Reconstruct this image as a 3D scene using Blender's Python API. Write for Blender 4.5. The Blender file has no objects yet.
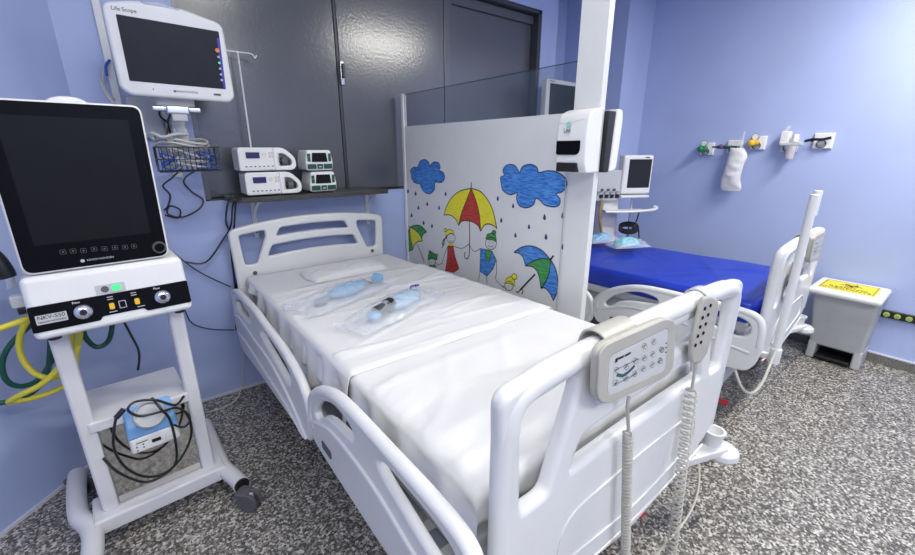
import bpy, bmesh, math, random
from mathutils import Vector, Matrix, noise
random.seed(7)
R = math.radians
C = bpy.context.scene.collection
SC = bpy.context.scene

# ------------------------------------------------------------------ camera
FPX, CX, CY, CAMZ = 413.0, 457.5, 277.5, 1.5
TILT = math.atan(127.5/413.0)
YAW = math.atan(338.5/(413.0/math.cos(TILT)))
_hd = Vector((math.sin(YAW), math.cos(YAW), 0)); _rt = Vector((math.cos(YAW), -math.sin(YAW), 0)); _up = Vector((0, 0, 1))
_F = _hd*math.cos(TILT) - _up*math.sin(TILT); _U = _hd*math.sin(TILT) + _up*math.cos(TILT)
CAM = Vector((0, 0, CAMZ))
cd = bpy.data.cameras.new('camera'); cam = bpy.data.objects.new('camera', cd); C.objects.link(cam)
cd.sensor_width = 36; cd.lens = 36*FPX/915; cd.clip_start = 0.02
m = Matrix((( _rt.x, _U.x, -_F.x, 0), (_rt.y, _U.y, -_F.y, 0), (_rt.z, _U.z, -_F.z, CAMZ), (0, 0, 0, 1)))
cam.matrix_world = m
SC.camera = cam

# ------------------------------------------------------------------ world, lights, exposure
w = bpy.data.worlds.new('world'); SC.world = w; w.use_nodes = True
w.node_tree.nodes['Background'].inputs[0].default_value = (0.85, 0.92, 1.0, 1)
w.node_tree.nodes['Background'].inputs[1].default_value = 0.5
SC.view_settings.view_transform = 'Standard'; SC.view_settings.look = 'None'
SC.view_settings.gamma = 1; SC.view_settings.use_curve_mapping = False
SC.view_settings.exposure = -0.06
CEIL = 2.95
LAMPS = [(3.06, -0.02, 66), (0.9, -1.7, 48), (-0.75, -0.9, 30), (0.5, 0.85, 13)]  # first lamp makes the cabinet door highlight; the rest are added fill lights
for lx, ly, pw in LAMPS:
    ld = bpy.data.lights.new('ceiling_and_fill_light', 'AREA'); ld.shape = 'RECTANGLE'; ld.size = 1.1; ld.size_y = 0.26
    ld.energy = pw; ld.color = (1.0, 0.965, 0.87)
    lo = bpy.data.objects.new('ceiling_and_fill_source', ld); C.objects.link(lo); lo.location = (lx, ly, CEIL-0.065)

def at(x, y, ax, v):
    "the point of the plane (axis ax = v) seen at pixel x, y of the photograph"
    d = _F*FPX + _rt*(x-CX) - _U*(y-CY)
    return CAM + d*((v-CAM[ax])/d[ax])

# ------------------------------------------------------------------ materials
MATS = {}
def mat(name, col, rough=0.5, metal=0.0, var=0.04, scale=12, bump=0.0, bscale=60, alpha=1.0, trans=0.0, emit=None, es=1.0, coat=0.0, spec=0.5):
    if name in MATS: return MATS[name]
    M = bpy.data.materials.new(name); M.use_nodes = True; nt = M.node_tree; b = nt.nodes['Principled BSDF']
    tc = nt.nodes.new('ShaderNodeTexCoord'); nz = nt.nodes.new('ShaderNodeTexNoise'); nz.inputs['Scale'].default_value = scale; nz.inputs['Detail'].default_value = 3
    nt.links.new(tc.outputs['Object'], nz.inputs['Vector'])
    rp = nt.nodes.new('ShaderNodeValToRGB'); e = rp.color_ramp.elements
    e[0].position = 0.3; e[1].position = 0.7
    e[0].color = tuple(max(0, c*(1-var)) for c in col)+(1,); e[1].color = tuple(min(1, c*(1+var)) for c in col)+(1,)
    nt.links.new(nz.outputs['Fac'], rp.inputs['Fac']); nt.links.new(rp.outputs['Color'], b.inputs['Base Color'])
    b.inputs['Roughness'].default_value = rough; b.inputs['Metallic'].default_value = metal
    b.inputs['Specular IOR Level'].default_value = spec
    if coat: b.inputs['Coat Weight'].default_value = coat
    if alpha < 1: b.inputs['Alpha'].default_value = alpha
    if trans: b.inputs['Transmission Weight'].default_value = trans
    if emit: b.inputs['Emission Color'].default_value = emit+(1,); b.inputs['Emission Strength'].default_value = es
    if bump:
        n2 = nt.nodes.new('ShaderNodeTexNoise'); n2.inputs['Scale'].default_value = bscale; n2.inputs['Detail'].default_value = 4
        nt.links.new(tc.outputs['Object'], n2.inputs['Vector'])
        bp = nt.nodes.new('ShaderNodeBump'); bp.inputs['Strength'].default_value = bump; bp.inputs['Distance'].default_value = 0.004
        nt.links.new(n2.outputs['Fac'], bp.inputs['Height']); nt.links.new(bp.outputs['Normal'], b.inputs['Normal'])
    MATS[name] = M
    return M

def crayon(name, c1, c2):
    M = mat(name, c1, 0.45); nt = M.node_tree
    nz = [n for n in nt.nodes if n.type == 'TEX_NOISE'][0]; nz.inputs['Scale'].default_value = 1.0; nz.inputs['Detail'].default_value = 5
    mp = nt.nodes.new('ShaderNodeMapping'); mp.inputs['Rotation'].default_value = (R(42), 0, 0); mp.inputs['Scale'].default_value = (30, 22, 150)
    tc = [n for n in nt.nodes if n.type == 'TEX_COORD'][0]
    nt.links.new(tc.outputs['Object'], mp.inputs['Vector']); nt.links.new(mp.outputs['Vector'], nz.inputs['Vector'])
    e = [n for n in nt.nodes if n.type == 'VALTORGB'][0].color_ramp.elements
    e[0].color = c1+(1,); e[1].color = c2+(1,); e[0].position = .38; e[1].position = .62
    return M

def floor_mat():
    M = bpy.data.materials.new('speckled_granite'); M.use_nodes = True; nt = M.node_tree; b = nt.nodes['Principled BSDF']
    tc = nt.nodes.new('ShaderNodeTexCoord')
    def vor(sc):
        v = nt.nodes.new('ShaderNodeTexVoronoi'); v.inputs['Scale'].default_value = sc; nt.links.new(tc.outputs['Object'], v.inputs['Vector'])
        s = nt.nodes.new('ShaderNodeSeparateColor'); nt.links.new(v.outputs['Color'], s.inputs['Color']); return s.outputs['Red']
    r1 = nt.nodes.new('ShaderNodeValToRGB'); r1.color_ramp.interpolation = 'CONSTANT'
    pts = [(0, (.018, .016, .014)), (.28, (.09, .08, .07)), (.44, (.21, .195, .17)), (.66, (.42, .40, .36)), (.84, (.70, .68, .63))]
    e = r1.color_ramp.elements; e[0].position = 0; e[0].color = pts[0][1]+(1,); e[1].position = pts[1][0]; e[1].color = pts[1][1]+(1,)
    for p, c in pts[2:]:
        k = e.new(p); k.color = c+(1,)
    nt.links.new(vor(120), r1.inputs['Fac'])
    r2 = nt.nodes.new('ShaderNodeValToRGB'); r2.color_ramp.elements[0].color = (.07, .065, .06, 1); r2.color_ramp.elements[1].color = (.46, .44, .41, 1)
    nt.links.new(vor(230), r2.inputs['Fac'])
    mx = nt.nodes.new('ShaderNodeMix'); mx.data_type = 'RGBA'; mx.inputs[0].default_value = 0.22
    nt.links.new(r1.outputs['Color'], mx.inputs[6]); nt.links.new(r2.outputs['Color'], mx.inputs[7])
    br = nt.nodes.new('ShaderNodeTexBrick'); br.offset = 0; br.inputs['Scale'].default_value = 1
    br.inputs['Brick Width'].default_value = 1.25; br.inputs['Row Height'].default_value = 1.25; br.inputs['Mortar Size'].default_value = 0.003; br.inputs['Mortar Smooth'].default_value = 0
    br.inputs['Color1'].default_value = (1, 1, 1, 1); br.inputs['Color2'].default_value = (1, 1, 1, 1); br.inputs['Mortar'].default_value = (.45, .43, .40, 1)
    mp = nt.nodes.new('ShaderNodeMapping'); mp.inputs['Location'].default_value = (0.55, 0.62, 0); nt.links.new(tc.outputs['Object'], mp.inputs['Vector']); nt.links.new(mp.outputs['Vector'], br.inputs['Vector'])
    mu = nt.nodes.new('ShaderNodeMix'); mu.data_type = 'RGBA'; mu.blend_type = 'MULTIPLY'; mu.inputs[0].default_value = 1
    nt.links.new(mx.outputs[2], mu.inputs[6]); nt.links.new(br.outputs['Color'], mu.inputs[7])
    nt.links.new(mu.outputs[2], b.inputs['Base Color']); b.inputs['Roughness'].default_value = 0.38
    MATS['floor'] = M; return M

WALL = mat('blue_wall_paint', (.41, .49, .77), .40, var=.035, scale=2.2, bump=.12, bscale=180)
CEILM = mat('white_ceiling_paint', (.82, .82, .82), .8)
FLOOR = floor_mat()
SKIRT = mat('granite_skirting', (.17, .165, .155), .4, var=.5, scale=160)
WHITE = mat('white_plastic', (.79, .795, .795), .38, var=.015)
BEDP = mat('bed_plastic', (.735, .745, .75), .34, var=.015, scale=5)
PALE = mat('pale_grey_plastic', (.52, .54, .56), .45)
BEIGE = mat('warm_grey_plastic', (.44, .43, .39), .42)
KEYPAD = mat('keypad_film', (.56, .57, .58), .4)
BLACK = mat('black_plastic', (.012, .012, .013), .35)
GLOSSB = mat('black_gloss_bezel', (.004, .004, .005), .22, spec=.12)
SCREEN = mat('dark_screen', (.012, .012, .013), .16, spec=.14)
SCREEN2 = mat('monitor_screen', (.028, .03, .036), .22, spec=.15)
RUBBER = mat('grey_rubber', (.10, .10, .11), .6)
DARKG = mat('dark_grey_metal_paint', (.092, .098, .115), .21, var=.05, scale=3, bump=.16, bscale=60, spec=1.0)
FRAMEG = mat('darker_grey_metal_trim', (.05, .053, .066), .35)
STONE = mat('dark_granite_shelf', (.055, .053, .052), .3, var=.6, scale=150)
SHEET = mat('white_bed_linen', (.70, .705, .72), .85, var=.015, bump=.25, bscale=14)
PILLOWM = mat('white_pillow_cotton', (.72, .72, .73), .85, var=.02, bump=.3, bscale=22)
BLUEV = mat('blue_vinyl', (.008, .035, .42), .36, var=.12, bump=.3, bscale=9)
CART = mat('cart_white_paint', (.69, .69, .72), .35, var=.02)
STEEL = mat('polished_steel', (.55, .54, .51), .08, metal=1.0, var=.03)
CHROME = mat('chrome', (.7, .7, .7), .18, metal=1.0)
YELLOWH = mat('yellow_hose_rubber', (.72, .63, .05), .4)
GREENH = mat('dark_green_hose_rubber', (.006, .085, .06), .4)
LBLUE = mat('light_blue_plastic', (.17, .38, .70), .35)
PLATE = mat('clear_panel_white', (.70, .71, .72), .4)
PANELW = mat('white_panel_laminate', (.72, .73, .73), .35, var=.015)
INK = mat('black_ink', (.01, .01, .012), .5)
INKB = mat('dark_blue_ink', (.03, .05, .16), .5)
CBLUE = crayon('blue_crayon', (.02, .13, .52), (.10, .33, .74))
CRED = crayon('red_crayon', (.42, .02, .02), (.55, .07, .05))
CYEL = crayon('yellow_crayon', (.78, .70, .01), (.85, .78, .06))
CGRN = crayon('green_crayon', (.015, .22, .05), (.08, .36, .10))
SIGNY = mat('yellow_sign_film', (.86, .72, .01), .4)
BINP = mat('light_grey_bin_plastic', (.50, .515, .53), .45)
GREENL = mat('green_indicator', (.05, .7, .2), .4, emit=(.1, 1, .3), es=.45)
AMBER = mat('amber_plastic', (.85, .5, .02), .4)
DGREEN = mat('dark_green_plastic', (.01, .07, .04), .35)
LCD = mat('indigo_lcd', (.03, .025, .12), .2)
TURQ = mat('turquoise_mask', (.25, .62, .70), .6)
PALEB = mat('pale_blue_mask_plastic', (.22, .45, .68), .3)
ORANGE = mat('orange_plastic', (.8, .25, .03), .4)
PURPLE = mat('purple_plastic', (.13, .05, .2), .4)
CBLU = mat('blue_cable', (.02, .10, .45), .4)
CGREY = mat('grey_cable', (.52, .52, .50), .45)
LIME = mat('lime_green_socket', (.40, .62, .05), .4)
REDP = mat('red_plastic', (.5, .02, .03), .4)
LAMPM = mat('lamp_diffuser', (.9, .9, .9), .5, emit=(1, .97, .93), es=9)
def film(name, col, alpha, rough):
    return mat(name, col, rough, alpha=alpha, bump=.6, bscale=35)
POUCH = film('clear_plastic_film', (.74, .79, .88), .34, .10)
GLASS = mat('partition_glass', (.10, .14, .20), .04, alpha=.20)
CLEARP = mat('clear_cup_plastic', (.8, .82, .85), .1, alpha=.35)

# ------------------------------------------------------------------ mesh helpers
def catmull(pts, n=8, closed=False):
    P = [Vector(p) for p in pts]; out = []; L = len(P)
    rng = range(L) if closed else range(L-1)
    for i in rng:
        if closed: a, b, c, d = P[(i-1) % L], P[i], P[(i+1) % L], P[(i+2) % L]
        else: a, b, c, d = P[max(i-1, 0)], P[i], P[i+1], P[min(i+2, L-1)]
        for k in range(n):
            t = k/n
            out.append(0.5*((2*b)+(c-a)*t+(2*a-5*b+4*c-d)*t*t+(3*b-a-3*c+d)*t*t*t))
    if not closed: out.append(P[-1])
    return out

def roundpoly(pts, r, n=5):
    out = []; L = len(pts)
    for i in range(L):
        p = Vector(pts[i][:2]); a = Vector(pts[i-1][:2]); b = Vector(pts[(i+1) % L][:2])
        rr = pts[i][2] if len(pts[i]) > 2 else r
        da = a-p; db = b-p
        rr = min(rr, da.length*.49, db.length*.49)
        p0 = p+da.normalized()*rr; p1 = p+db.normalized()*rr
        for k in range(n+1):
            t = k/n; out.append((p0*(1-t)**2+p*2*t*(1-t)+p1*t*t))
    return [(v.x, v.y) for v in out]

def rect(x0, y0, x1, y1, r=0.01, n=5): return roundpoly([(x0, y0), (x1, y0), (x1, y1), (x0, y1)], r, n)
def circ(cx, cy, r, n=24): return [(cx+r*math.cos(2*math.pi*k/n), cy+r*math.sin(2*math.pi*k/n)) for k in range(n)]

def MXZ(y, x=0, z=0): return Matrix(((1, 0, 0, x), (0, 0, -1, y), (0, 1, 0, z), (0, 0, 0, 1)))     # drawn (x,z), faces -Y
def MYZ(x, y=0, z=0): return Matrix(((0, 0, -1, x), (-1, 0, 0, y), (0, 1, 0, z), (0, 0, 0, 1)))    # drawn (-y,z), faces -X
def MXY(z, x=0, y=0): return Matrix.Translation((x, y, z))

class MB:
    def __init__(s): s.bm = bmesh.new(); s.mats = []
    def _add(s, bm, M, mx=None):
        if M not in s.mats: s.mats.append(M)
        i = s.mats.index(M)
        if mx is not None: bm.transform(mx)
        for f in bm.faces: f.material_index = i
        me = bpy.data.meshes.new('t'); bm.to_mesh(me); bm.free(); s.bm.from_mesh(me); bpy.data.meshes.remove(me)
        return s
    def box(s, x0, y0, z0, x1, y1, z1, M, bev=0.0, seg=3, mx=None):
        bm = bmesh.new(); bmesh.ops.create_cube(bm, size=1)
        for v in bm.verts: v.co = Vector(((x0+x1)/2+v.co.x*(x1-x0), (y0+y1)/2+v.co.y*(y1-y0), (z0+z1)/2+v.co.z*(z1-z0)))
        if bev: bmesh.ops.bevel(bm, geom=list(bm.edges), offset=min(bev, .45*min(abs(x1-x0), abs(y1-y0), abs(z1-z0))), segments=seg, profile=.5, affect='EDGES')
        return s._add(bm, M, mx)
    def hexa(s, bot, top, M, bev=0.0, seg=3, mx=None):
        bm = bmesh.new(); v = [bm.verts.new(p) for p in list(bot)+list(top)]; n = len(bot)
        bm.faces.new(v[:n][::-1]); bm.faces.new(v[n:])
        for i in range(n): bm.faces.new((v[i], v[(i+1) % n], v[n+(i+1) % n], v[n+i]))
        bmesh.ops.recalc_face_normals(bm, faces=list(bm.faces))
        if bev: bmesh.ops.bevel(bm, geom=list(bm.edges), offset=bev, segments=seg, profile=.5, affect='EDGES')
        return s._add(bm, M, mx)
    def cyl(s, p0, p1, r0, M, r1=None, seg=20, bev=0, mx=None):
        p0, p1 = Vector(p0), Vector(p1); r1 = r0 if r1 is None else r1
        bm = bmesh.new(); bmesh.ops.create_cone(bm, cap_ends=True, segments=seg, radius1=r0, radius2=r1, depth=(p1-p0).length)
        if bev:
            ed = [e for e in bm.edges if len(e.link_faces) == 2 and any(len(f.verts) > 4 for f in e.link_faces)]
            bmesh.ops.bevel(bm, geom=ed, offset=bev, segments=2, profile=.5, affect='EDGES')
        q = (p1-p0).to_track_quat('Z', 'Y').to_matrix().to_4x4()
        bm.transform(Matrix.Translation((p0+p1)/2) @ q)
        return s._add(bm, M, mx)
    def ball(s, c, r, M, seg=20, mx=None):
        r = (r, r, r) if not hasattr(r, '__len__') else r
        bm = bmesh.new(); bmesh.ops.create_uvsphere(bm, u_segments=seg, v_segments=seg//2, radius=1)
        bm.transform(Matrix.Translation(c) @ Matrix.Diagonal((*r, 1)))
        return s._add(bm, M, mx)
    def tube(s, pts, r, M, closed=False, seg=8, smooth=6, mx=None, flat=1.0):
        P = catmull(pts, smooth, closed) if smooth else [Vector(p) for p in pts]
        bm = bmesh.new(); rings = []; n = len(P); up = None
        for i, p in enumerate(P):
            a = P[i-1] if (i or closed) else P[0]; b = P[(i+1) % n] if (i < n-1 or closed) else P[-1]
            t = (b-a)
            if t.length < 1e-9: t = Vector((0, 0, 1))
            t.normalize()
            if up is None: up = t.orthogonal().normalized() if flat == 1 else Vector((0, 0, 1))
            up = (up - t*up.dot(t))
            if up.length < 1e-6: up = t.orthogonal()
            up.normalize(); sd = t.cross(up)
            rr = r(i/(n-1)) if callable(r) else r
            rings.append([bm.verts.new(p+(sd*math.cos(k*2*math.pi/seg)+up*flat*math.sin(k*2*math.pi/seg))*rr) for k in range(seg)])
        for i in range(n-1+(1 if closed else 0)):
            A, B = rings[i], rings[(i+1) % n]
            for k in range(seg): bm.faces.new((A[k], A[(k+1) % seg], B[(k+1) % seg], B[k]))
        if not closed: bm.faces.new(rings[0][::-1]); bm.faces.new(rings[-1])
        bmesh.ops.recalc_face_normals(bm, faces=list(bm.faces))
        return s._add(bm, M, mx)
    def lathe(s, prof, M, c=(0, 0, 0), seg=28, mx=None):
        bm = bmesh.new(); rings = [[bm.verts.new((c[0]+r*math.cos(2*math.pi*k/seg), c[1]+r*math.sin(2*math.pi*k/seg), c[2]+z)) for k in range(seg)] for r, z in prof]
        for A, B in zip(rings, rings[1:]):
            for k in range(seg): bm.faces.new((A[k], A[(k+1) % seg], B[(k+1) % seg], B[k]))
        if prof[0][0] > 1e-4: bm.faces.new(rings[0][::-1])
        if prof[-1][0] > 1e-4: bm.faces.new(rings[-1])
        bmesh.ops.remove_doubles(bm, verts=list(bm.verts), dist=1e-5)
        bmesh.ops.recalc_face_normals(bm, faces=list(bm.faces))
        return s._add(bm, M, mx)
    def ext(s, polys, depth, M, mx, bev=0.0, front=False):
        "polygon (first) with holes (rest), extruded by depth about the plane (or in front of it)"
        cu = bpy.data.curves.new('t', 'CURVE'); cu.dimensions = '2D'; cu.fill_mode = 'BOTH'
        for p in polys:
            sp = cu.splines.new('POLY'); sp.points.add(len(p)-1); sp.use_cyclic_u = True
            for q, v in zip(sp.points, p): q.co = (v[0], v[1], 0, 1)
        cu.extrude = max(depth/2-bev, 1e-5); cu.bevel_depth = bev; cu.bevel_resolution = 3; cu.offset = -bev
        return s._curve(cu, M, mx @ Matrix.Translation((0, 0, depth/2 if front else 0)))
    def _curve(s, cu, M, mx):
        o = bpy.data.objects.new('t', cu); C.objects.link(o); dg = bpy.context.evaluated_depsgraph_get(); dg.update()
        me = bpy.data.meshes.new_from_object(o.evaluated_get(dg)); bpy.data.objects.remove(o); bpy.data.curves.remove(cu)
        bm = bmesh.new(); bm.from_mesh(me); bpy.data.meshes.remove(me)
        bmesh.ops.remove_doubles(bm, verts=list(bm.verts), dist=1e-6)
        return s._add(bm, M, mx)
    def text(s, body, size, M, mx, depth=.0006, align='CENTER', sx=1.0):
        cu = bpy.data.curves.new('t', 'FONT'); cu.body = body; cu.size = size; cu.extrude = depth; cu.align_x = align; cu.align_y = 'CENTER'
        return s._curve(cu, M, mx @ Matrix.Diagonal((sx, 1, 1, 1)))
    def stroke(s, pts, wd, M, mx, closed=False, h=.0008):
        "a drawn line: a flat ribbon on the plane"
        P = [Vector(p[:2]) for p in pts]; n = len(P); bm = bmesh.new(); L = []
        for i, p in enumerate(P):
            a = P[i-1] if (i or closed) else P[0]; b = P[(i+1) % n] if (i < n-1 or closed) else P[-1]
            t = b-a; t = t.normalized() if t.length > 1e-9 else Vector((1, 0)); nn = Vector((-t.y, t.x))*wd/2
            L.append((bm.verts.new((p.x+nn.x, p.y+nn.y, h)), bm.verts.new((p.x-nn.x, p.y-nn.y, h))))
        for i in range(n-1+(1 if closed else 0)):
            A, B = L[i], L[(i+1) % n]; bm.faces.new((A[0], A[1], B[1], B[0]))
        return s._add(bm, M, mx)
    def build(s, name, parent=None, sharp=38, label=None):
        me = bpy.data.meshes.new(name); s.bm.to_mesh(me); s.bm.free()
        for M in s.mats: me.materials.append(M)
        for p in me.polygons: p.use_smooth = True
        me.set_sharp_from_angle(angle=R(sharp))
        o = bpy.data.objects.new(name, me); C.objects.link(o)
        if sharp == 38: wn = o.modifiers.new('shading', 'WEIGHTED_NORMAL'); wn.keep_sharp = True
        if parent is not None:
            chain = Matrix.Identity(4); q = parent
            while q is not None: chain = lmx(q) @ chain; q = q.parent
            me.transform(chain.inverted()); o.parent = parent
        if label: o['label'] = label
        return o

def lmx(o): return Matrix.Translation(o.location) @ o.rotation_euler.to_matrix().to_4x4()
def tag(o, label=None, cat=None, group=None, kind=None):
    for k, v in (('label', label), ('category', cat), ('group', group), ('kind', kind)):
        if v: o[k] = v
    return o
def thing(name, label, cat, loc, rz=0.0, group=None):
    o = bpy.data.objects.new(name, None); C.objects.link(o); o.location = loc; o.rotation_euler = (0, 0, rz); o.empty_display_size = .1
    return tag(o, label, cat, group)
def struct(name, mb, label=None): return tag(mb.build(name), label, None, None, 'structure')
def copy_tree(o, parent=None, drop=()):
    c = o.copy(); C.objects.link(c); c.parent = parent
    for ch in list(o.children):
        if ch.name.split('.')[0] in drop: continue
        copy_tree(ch, c)
    return c

# ------------------------------------------------------------------ the room
b = MB().box(-2.2, -2.6, -.05, 4.9, 3.4, 0, FLOOR); struct('floor', b, 'speckled grey granite floor')
b = MB().box(-2.2, -2.6, CEIL, 4.9, 3.4, CEIL+.05, CEILM); struct('ceiling', b, 'white ceiling')
RX0, RX1, RZ0, RZ1 = 0.335, 3.071, 1.222, 2.64
b = MB()
b.box(-.25, 2.74, 0, 3.278, 3.1, RZ0, WALL); b.box(-.25, 2.74, RZ0, RX0, 3.1, CEIL, WALL)
b.box(RX1, 2.74, RZ0, 3.278, 3.1, CEIL, WALL); b.box(RX0, 2.74, RZ1, RX1, 3.1, CEIL, WALL)
b.box(3.278, 2.98, 0, 4.3, 3.1, CEIL, WALL)
struct('wall_back', b, 'blue painted wall behind the beds')
b = MB().box(4.12, -2.3, 0, 4.3, 3.1, CEIL, WALL); b.box(3.70, 2.31, 0, 4.12, 2.99, CEIL, WALL)
struct('wall_right', b, 'blue painted wall with the gas outlets')
A0 = Vector((-.13, 2.74, 0)); dd = Vector((-.68, -.733, 0)).normalized(); nn = Vector((-dd.y, dd.x, 0))
if nn.x > 0: nn = -nn
A1 = A0+dd*2.5
b = MB().hexa([A0+Vector((0, 0, 0)), A1, A1+nn*.1, A0+nn*.1+Vector((0, .0, 0))], [p+Vector((0, 0, CEIL)) for p in (A0, A1, A1+nn*.1, A0+nn*.1)], WALL)
struct('wall_corner', b, 'blue painted angled wall behind the ventilator')
b = MB().box(A1.x-.1, -2.3, 0, A1.x, A1.y, CEIL, WALL); struct('wall_left', b, 'blue wall')
b = MB().box(A1.x-.1, -2.4, 0, 4.3, -2.3, CEIL, WALL); struct('wall_front', b, 'blue wall behind the camera')
TW = mat('white_trim_line', (.6, .62, .70), .5)
b = MB().box(4.103, -2.3, 0, 4.12, 2.31, .068, SKIRT); b.box(4.10, -2.3, .068, 4.12, 2.31, .078, TW)
struct('baseboard_right', b, 'low granite skirting on the right wall')
b = MB().box(-.13, 2.73, 0, 3.278, 2.74, .016, TW); struct('baseboard_back', b, 'thin pale line along the floor')
b = MB().hexa([A0, A1, A1-nn*.01, A0-nn*.01], [p+Vector((0, 0, .016)) for p in (A0, A1, A1-nn*.01, A0-nn*.01)], TW)
struct('baseboard_left', b, 'thin pale line along the floor')
# column at the end of the partition, floor to ceiling
b = MB().box(1.622, 1.100, 0, 1.658, 1.235, CEIL, PANELW, .002)
struct('trim_1', b, 'white floor-to-ceiling post at the end of the partition')

# ceiling lamps (above the view); those after the first are added fill
lamp = None
LL = {1: 'white strip lamp added behind the camera as fill light', 2: 'white strip lamp added at the far left of the room as fill light', 3: 'white strip lamp added above the front bed as fill light'}
for li, (lx, ly, pw) in enumerate(LAMPS):
    if lamp is None:
        lamp = thing('ceiling_and_fill_lamp', 'white ceiling strip lamp above the foot of the blue bed', 'ceiling lamp', (lx, ly, CEIL), group='ceiling lamps')
        MB().box(lx-.58, ly-.15, CEIL-.05, lx+.58, ly+.15, CEIL-.001, WHITE, .01).build('lamp_housing', lamp)
        MB().box(lx-.55, ly-.13, CEIL-.056, lx+.55, ly+.13, CEIL-.05, LAMPM).build('diffuser', lamp)
    else:
        lc = copy_tree(lamp); lc.location = (lx, ly, CEIL); lc['label'] = LL[li]

# ------------------------------------------------------------------ dark grey metal panels set in the wall
def Yx(px, py, y=2.80): return at(px, py, 1, y)
cab = thing('metal_cabinet', 'wide dark grey metal cabinet front set in the blue wall above the stone shelf', 'cabinet', (1.7, 2.74, RZ0))
b = MB(); yb = 2.84
b.box(RX0, yb, RZ0, RX1, yb+.03, RZ1, FRAMEG)
b.box(RX0, 2.745, RZ0, RX0+.03, yb, RZ1, DARKG); b.box(RX1-.035, 2.745, RZ0, RX1, yb, RZ1, FRAMEG, .003)
b.box(RX0, 2.745, RZ1-.03, RX1, yb, RZ1, FRAMEG, .003); b.box(RX0, 2.745, RZ0, RX1, yb, RZ0+.008, FRAMEG)
b.box(2.06, 2.79, RZ0, 2.13, yb, RZ1, DARKG, .004)
b.build('cabinet_frame', cab)
d1 = MB().box(RX0+.035, 2.80, RZ0+.012, 1.203, 2.835, RZ1-.035, DARKG, .004).build('door', cab)
d2 = MB().box(1.222, 2.79, RZ0+.012, 2.055, 2.83, RZ1-.035, DARKG, .004).build('door', cab)
MB().box(1.205, 2.795, RZ0+.012, 1.220, 2.834, RZ1-.035, FRAMEG).build('door_seal', cab)
MB().box(2.135, 2.825, RZ0+.012, RX1-.04, 2.839, RZ1-.10, DARKG, .004).build('fixed_panel', cab)
b = MB().box(2.135, 2.80, RZ1-.10, RX1-.04, 2.835, RZ1-.035, DARKG, .004); b.build('header_panel', cab)
h0 = Yx(343, 73, 2.77)
b = MB().box(h0.x-.012, 2.776, h0.z-.07, h0.x+.012, 2.79, h0.z+.07, CHROME, .004)
b.box(h0.x-.008, 2.75, h0.z-.03, h0.x+.008, 2.778, h0.z+.055, FRAMEG, .004); b.build('handle', d2)

# ------------------------------------------------------------------ partition
px = 1.639
PL = MYZ(px-.006)
part = thing('partition_screen', 'white partition panel with a painted umbrella mural and a glass strip on top', 'partition', (px, 2.0, 0))
MB().box(px-.006, 1.236, .12, px+.012, 2.70, 1.660, PANELW, .002).build('panel', part)
MB().box(px-.003, 1.20, 1.662, px+.004, 2.70, 1.868, GLASS).build('glass', part)
MB().box(px-.0035, 1.20, 1.8675, px+.0045, 2.70, 1.870, mat('glass_edge', (.02, .05, .06), .2)).build('glass_edge', part)
b = MB().box(px-.012, 2.70, .0, px+.016, 2.728, 1.875, WHITE, .002); b.build('edge_profile', part)
for y_ in (1.26, 2.5): MB().box(px-.02, y_, .0, px+.022, y_+.07, .12, PALE, .003).build('foot', part)
b = MB().box(px-.009, 1.252, .12, px-.0055, 1.256, 1.66, PALE); b.build('joint_strip', part)

def S1(pts, ox=400, oy=150, s=3.964):
    out = []
    for p in pts:
        v = at(ox+p[0]/s, oy+p[1]/s, 0, px-.006); out.append((-v.y, v.z))
    return out
def S2(pts): return S1(pts, 480, 150, 3.467)
def sm(pts, n=5, closed=True): return [(v.x, v.y) for v in catmull([(a, b_, 0) for a, b_ in pts], n, closed)]
mu = MB(); LW = .0055
def fill(pts, M, h=.0004): mu.ext([pts], .0003, M, PL @ Matrix.Translation((0, 0, h)), front=True)
def line(pts, wd=LW, closed=False, M=INK, h=.0016): mu.stroke(pts, wd, M, PL, closed, h)
cl1 = sm(S1([(45,95),(42,80),(55,68),(70,68),(80,45),(100,38),(115,50),(118,62),(135,48),(155,52),(160,70),(155,80),(172,90),(178,110),(165,128),(140,128),(138,155),(120,172),(100,168),(85,150),(80,135),(60,130),(48,115)]))
cl2 = sm(S2([(75,120),(72,95),(85,88),(80,70),(95,52),(118,52),(132,68),(137,80),(148,58),(175,50),(198,60),(205,78),(235,72),(270,78),(298,100),(300,125),(285,145),(265,152),(278,170),(275,190),(255,197),(225,190),(210,175),(195,168),(185,190),(160,200),(135,190),(127,165),(130,148),(105,155),(80,140)]))
for cl in (cl1, cl2): fill(cl, CBLUE); line(cl, .006, True, INKB)
def umbrella(S, left, right, mid, sc1, sc2, sc3, rib1, rib2, cols, top):
    L = sm(S(left), 5, False); Rr = sm(S(right), 5, False)
    a1 = sm(S(sc1), 4, False); a2 = sm(S(sc2), 4, False); a3 = sm(S(sc3), 4, False); r1 = sm(S(rib1), 5, False); r2 = sm(S(rib2), 5, False)
    fill(L+r1+a1[::-1], cols[0]); fill(r1[::1]+a2+r2[::-1], cols[1]); fill(Rr+a3[::-1]+r2[::-1], cols[2])
    for q in (L, Rr, a1, a2, a3, r1, r2): line(q)
T = (283, 152)
umbrella(S1, [(175,258),(185,225),(205,190),(238,163),T], [T,(320,165),(350,200),(370,245),(385,312)], 0,
         [(175,258),(200,258),(222,275),(233,300)], [(233,300),(245,283),(265,280),(288,285),(310,300),(320,322)], [(320,322),(335,298),(355,293),(375,302),(385,312)],
         [T,(262,205),(243,255),(233,300)], [T,(303,205),(316,260),(320,322)], (CYEL, CRED, CYEL), T)
line(S1([(283,128),(283,152)]), .008)
line(sm(S1([(276,283),(277,340),(276,400),(274,420),(266,431),(258,425),(256,412),(259,405)]), 4, False), .007, M=mat('dark_red_ink', (.10, .01, .02), .5))
T = (245, 380)
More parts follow.
